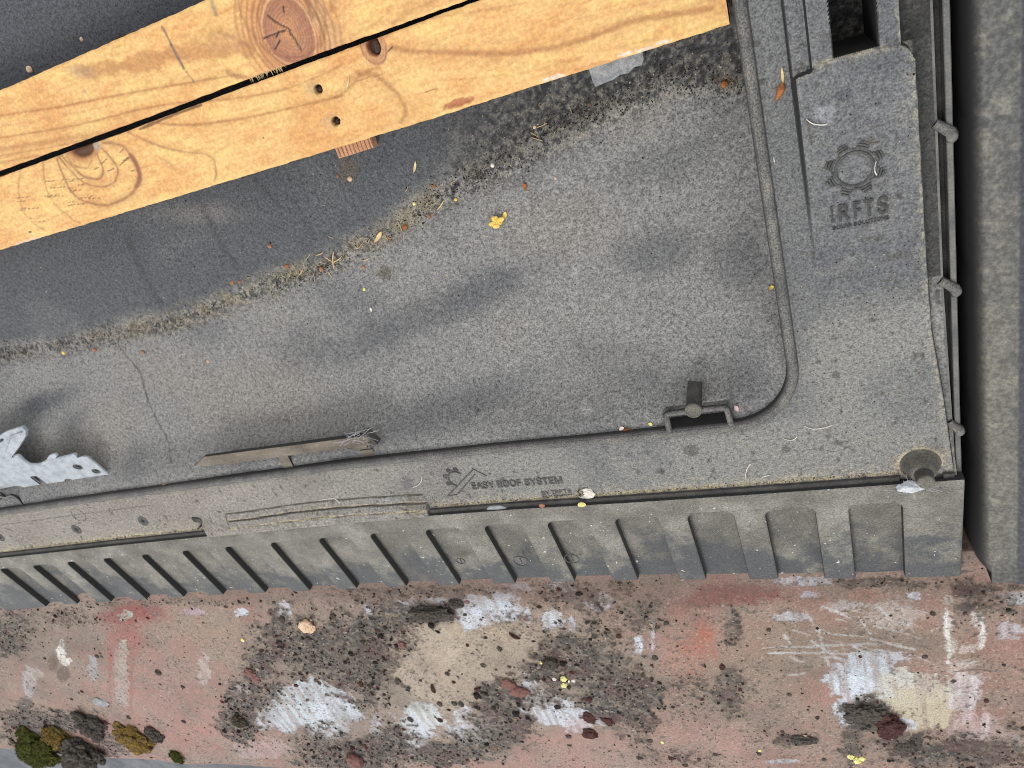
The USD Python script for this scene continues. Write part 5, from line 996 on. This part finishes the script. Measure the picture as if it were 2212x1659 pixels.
for px, py, r, lb_, mt in [(620, 575, 5.5, 'orange clay crumb at the upper edge of the grit line', 'clay_orange'), (695, 581, 5.5, 'orange clay crumb below the straw bundle', 'clay_orange'), (502, 611, 5, 'orange clay crumb where the grit line bends', 'clay_orange'), (518, 609, 4, 'smaller orange clay crumb where the grit line bends', 'clay_orange'), (205, 755, 4.5, 'orange crumb below the left part of the grit line', 'clay_orange'), (785, 577, 4.5, 'bright orange crumb right of the straw bundle', 'clay_orange'), (875, 490, 6.5, 'red brown seed in the grit line', 'seed_brown'), (928, 467, 4.5, 'orange crumb in the grit line right of the red brown seed', 'clay_orange'), (177, 85, 5, 'pinkish pebble on the membrane above the upper batten', 'stone_cream'), (65, 150, 8, 'pinkish lump on the membrane at the upper left', 'stone_cream'), (257, 79, 7, 'black crumb at the upper edge of the upper batten', 'soil_dark'), (583, 531, 5, 'tan crumb between the lower batten and the grit line', 'clay_orange'), (756, 386, 6, 'tan crumb below the timber block', 'stone_cream'), (730, 380, 4, 'orange crumb left of the tan crumb under the timber block', 'clay_orange'), (1565, 182, 9, 'rusty brown moss bit near the head of the column', 'seed_brown'), (1033, 884, 3.5, 'tiny black seed on the bare membrane', 'soil_dark'), (138, 762, 4, 'yellow crumb on the grit line at left', 'yellow_petal'), (357, 1048, 5, 'orange crumb at the bead of the rail', 'clay_orange'), (895, 440, 4, 'bright green yellow bud in the grit line', 'lichen_yellow'), (985, 431, 4, 'yellow crumb in the grit line above the blossom', 'yellow_petal'), (787, 625, 3.5, 'yellow grain on the membrane under the grit line', 'lichen_yellow'), (310, 760, 4, 'tan crumb by the thin dark crease', 'clay_orange'), (450, 780, 3.5, 'pinkish grain on the pale membrane', 'stone_cream'), (1064, 357, 5, 'white pebble in the grit line', 'pale_flake'), (1200, 385, 3.5, 'pinkish grain right of the brown flake', 'stone_cream'), (1155, 275, 4, 'cream crumb at the upper side of the grit line', 'stone_cream')]:
    crumb(px, py, r * .85, mt, lb_, 'crumb', zf=mz, rz=.7, name='crumb', sub=2)
# on the tray
colz = lambda x, y: plate_z(np.atleast_1d(np.asarray(x, float)), np.atleast_1d(np.asarray(y, float))).reshape(np.shape(x))
ralz = lambda x, y: rail_z(np.atleast_1d(np.asarray(x, float)), np.atleast_1d(np.asarray(y, float))).reshape(np.shape(x))
ws, c = leaf(1690, 163, 18, 3.0, 1.5, 'dry_straw', 'pale seed with brown pointed tail on the column beside the bead', 'seed', colz, 'seed', .08)
for (a, b, rr) in (((1690, 180), (1686, 197), 3.2),):
    p0, p1, p2 = on(1690, 178, colz), on(1686, 194, colz), on(1674, 219, colz); put(ws, 'tail', tube(smoothline(np.array([p0 + [0, 0, .8], p1 + [0, 0, 1.3], p2 + [0, 0, .5]]), 10), np.array([.6, 1.2, 1.9, 2.1, 2.0, 1.7, 1.3, 1.0, .6, .2]), 8), 'seed_brown', smooth=True)
t, _, (c, rx, ry) = crumb(1268, 1066, 15, 'pale_flake', 'round whitish lichen flake with a green rim on the rail step', 'lichen flake', ry=14, rz=.35, zf=ralz, name='lichen_flake', sub=3, rough=.3); tufts(t, rock(c + [-4, 2, 0], 2.6, 3.6, 2.0, 6, 2, .3), 160, 6, 'moss_green', 1.5, .35)
crumb(1257, 1089, 8, 'lichen_yellow', 'pale yellow bud in the groove below the lichen flake', 'bud', ry=5, zf=lambda x, y: zap(x, y), rz=.8, name='bud')
crumb(1171, 1092, 6, 'clay_orange', 'orange clay crumb in the groove under the lettering', 'crumb', ry=4, zf=lambda x, y: zap(x, y), name='crumb')
crumb(2029, 1050, 7, 'post_plastic', 'grey crumb right of the stepped corner peg', 'crumb', ry=9, zf=lambda x, y: 2.4 + 0 * x, name='crumb')
# white cocoon beside the peg: a soft core and loose threads
ck = at(1968, 1048, 9); co = Thing('white_cocoon', ck, 'fluffy white spider cocoon against the stepped corner peg', 'cocoon')
put(co, 'core', rock(ck, 8.5, 4.4, 4.5, 5, 3, .3), 'lint_white', smooth=True)
r_ = np.random.RandomState(4); th = []
for k in range(70):
    a = ck + [r_.normal(0, 5), r_.normal(0, 2.4), r_.uniform(1, 3.5)]; d = r_.normal(0, 3, 3) * [1.3, .8, .4]; th.append(tube(np.array([a, a + d * .5 + [0, 0, .6], a + d]), .09, 3))
put(co, 'threads', cat(*th), 'lint_white', kind='stuff')
crumb(1072, 1098, 18, 'lint_grey', 'grey lint plug in the groove left of the lichen flake', 'lint', ry=7, zf=lambda x, y: 2.4 + 0 * x, rz=.3, name='lint')
FB = [([(1738, 920), (1760, 926), (1798, 917)], 'white fibre lying on the corner of the tray', colz), ([(1690, 945), (1710, 950), (1722, 942)], 'curved white fibre near the corner of the bead', colz), ([(1610, 1032), (1612, 1018), (1621, 1001)], 'upright white fibre with a pale head on the rail', ralz), ([(1643, 1033), (1652, 1028), (1662, 1026)], 'short white fibre right of the upright one', ralz), ([(1742, 257), (1760, 268), (1786, 268)], 'curved white fibre above the sun emblem', colz), ([(1893, 348), (1889, 365), (1894, 378)], 'small white fibre on the ring of the sun emblem', colz), ([(1671, 340), (1673, 350)], 'tiny white fibre beside the bead', colz), ([(690, 1080), (720, 1076), (735, 1086)], 'white fibre by the fluted part of the rail', ralz), ([(893, 1052), (906, 1045), (912, 1030)], 'curved pale fibre left of the roof emblem', ralz)]
for pts, lb_, zf in FB:
    p = smoothline(np.array([on(a, b, zf) + [0, 0, .5] for a, b in pts]), 14); t = Thing('white_fibre', p[0], lb_, 'fibre'); put(t, 'strand', tube(p, np.linspace(.22, .38, 14), 5), 'pale_flake', smooth=True)
# cobweb on the latch bar
r_ = np.random.RandomState(6); cw = Thing('cobweb', (-150, -30, 3), 'torn white cobweb on the right end of the latch bar', 'cobweb'); th = []
for k in range(34):
    a = np.array([-146 + r_.normal(0, 7), -29 + r_.normal(0, 3), r_.uniform(2.6, 4.5)]); d = np.array([r_.normal(0, 9), r_.normal(0, 4), r_.uniform(0, .8)]); th.append(tube(np.array([a, a + d * .5 + [0, 0, r_.uniform(0, .8)], a + d]), .11, 4))
for k in range(16):
    a = np.array([-246 + r_.normal(0, 12), -41, -2]); b = a + [r_.normal(4, 10), -16, -3]; th.append(tube(np.array([a, (a + b) / 2 + [r_.normal(0, 2), 0, -2], b]), .09, 3))
put(cw, 'threads', cat(*th), 'lint_white', kind='stuff')
# straw on the batten
bz = lambda x, y: np.full(np.shape(x), ZB + .3)
leaf(752, 180, 15, 1.6, -1.35, 'dry_straw', 'yellow straw blade lying on the lower batten right of the upper nail', 'straw', bz, 'straw', .03)
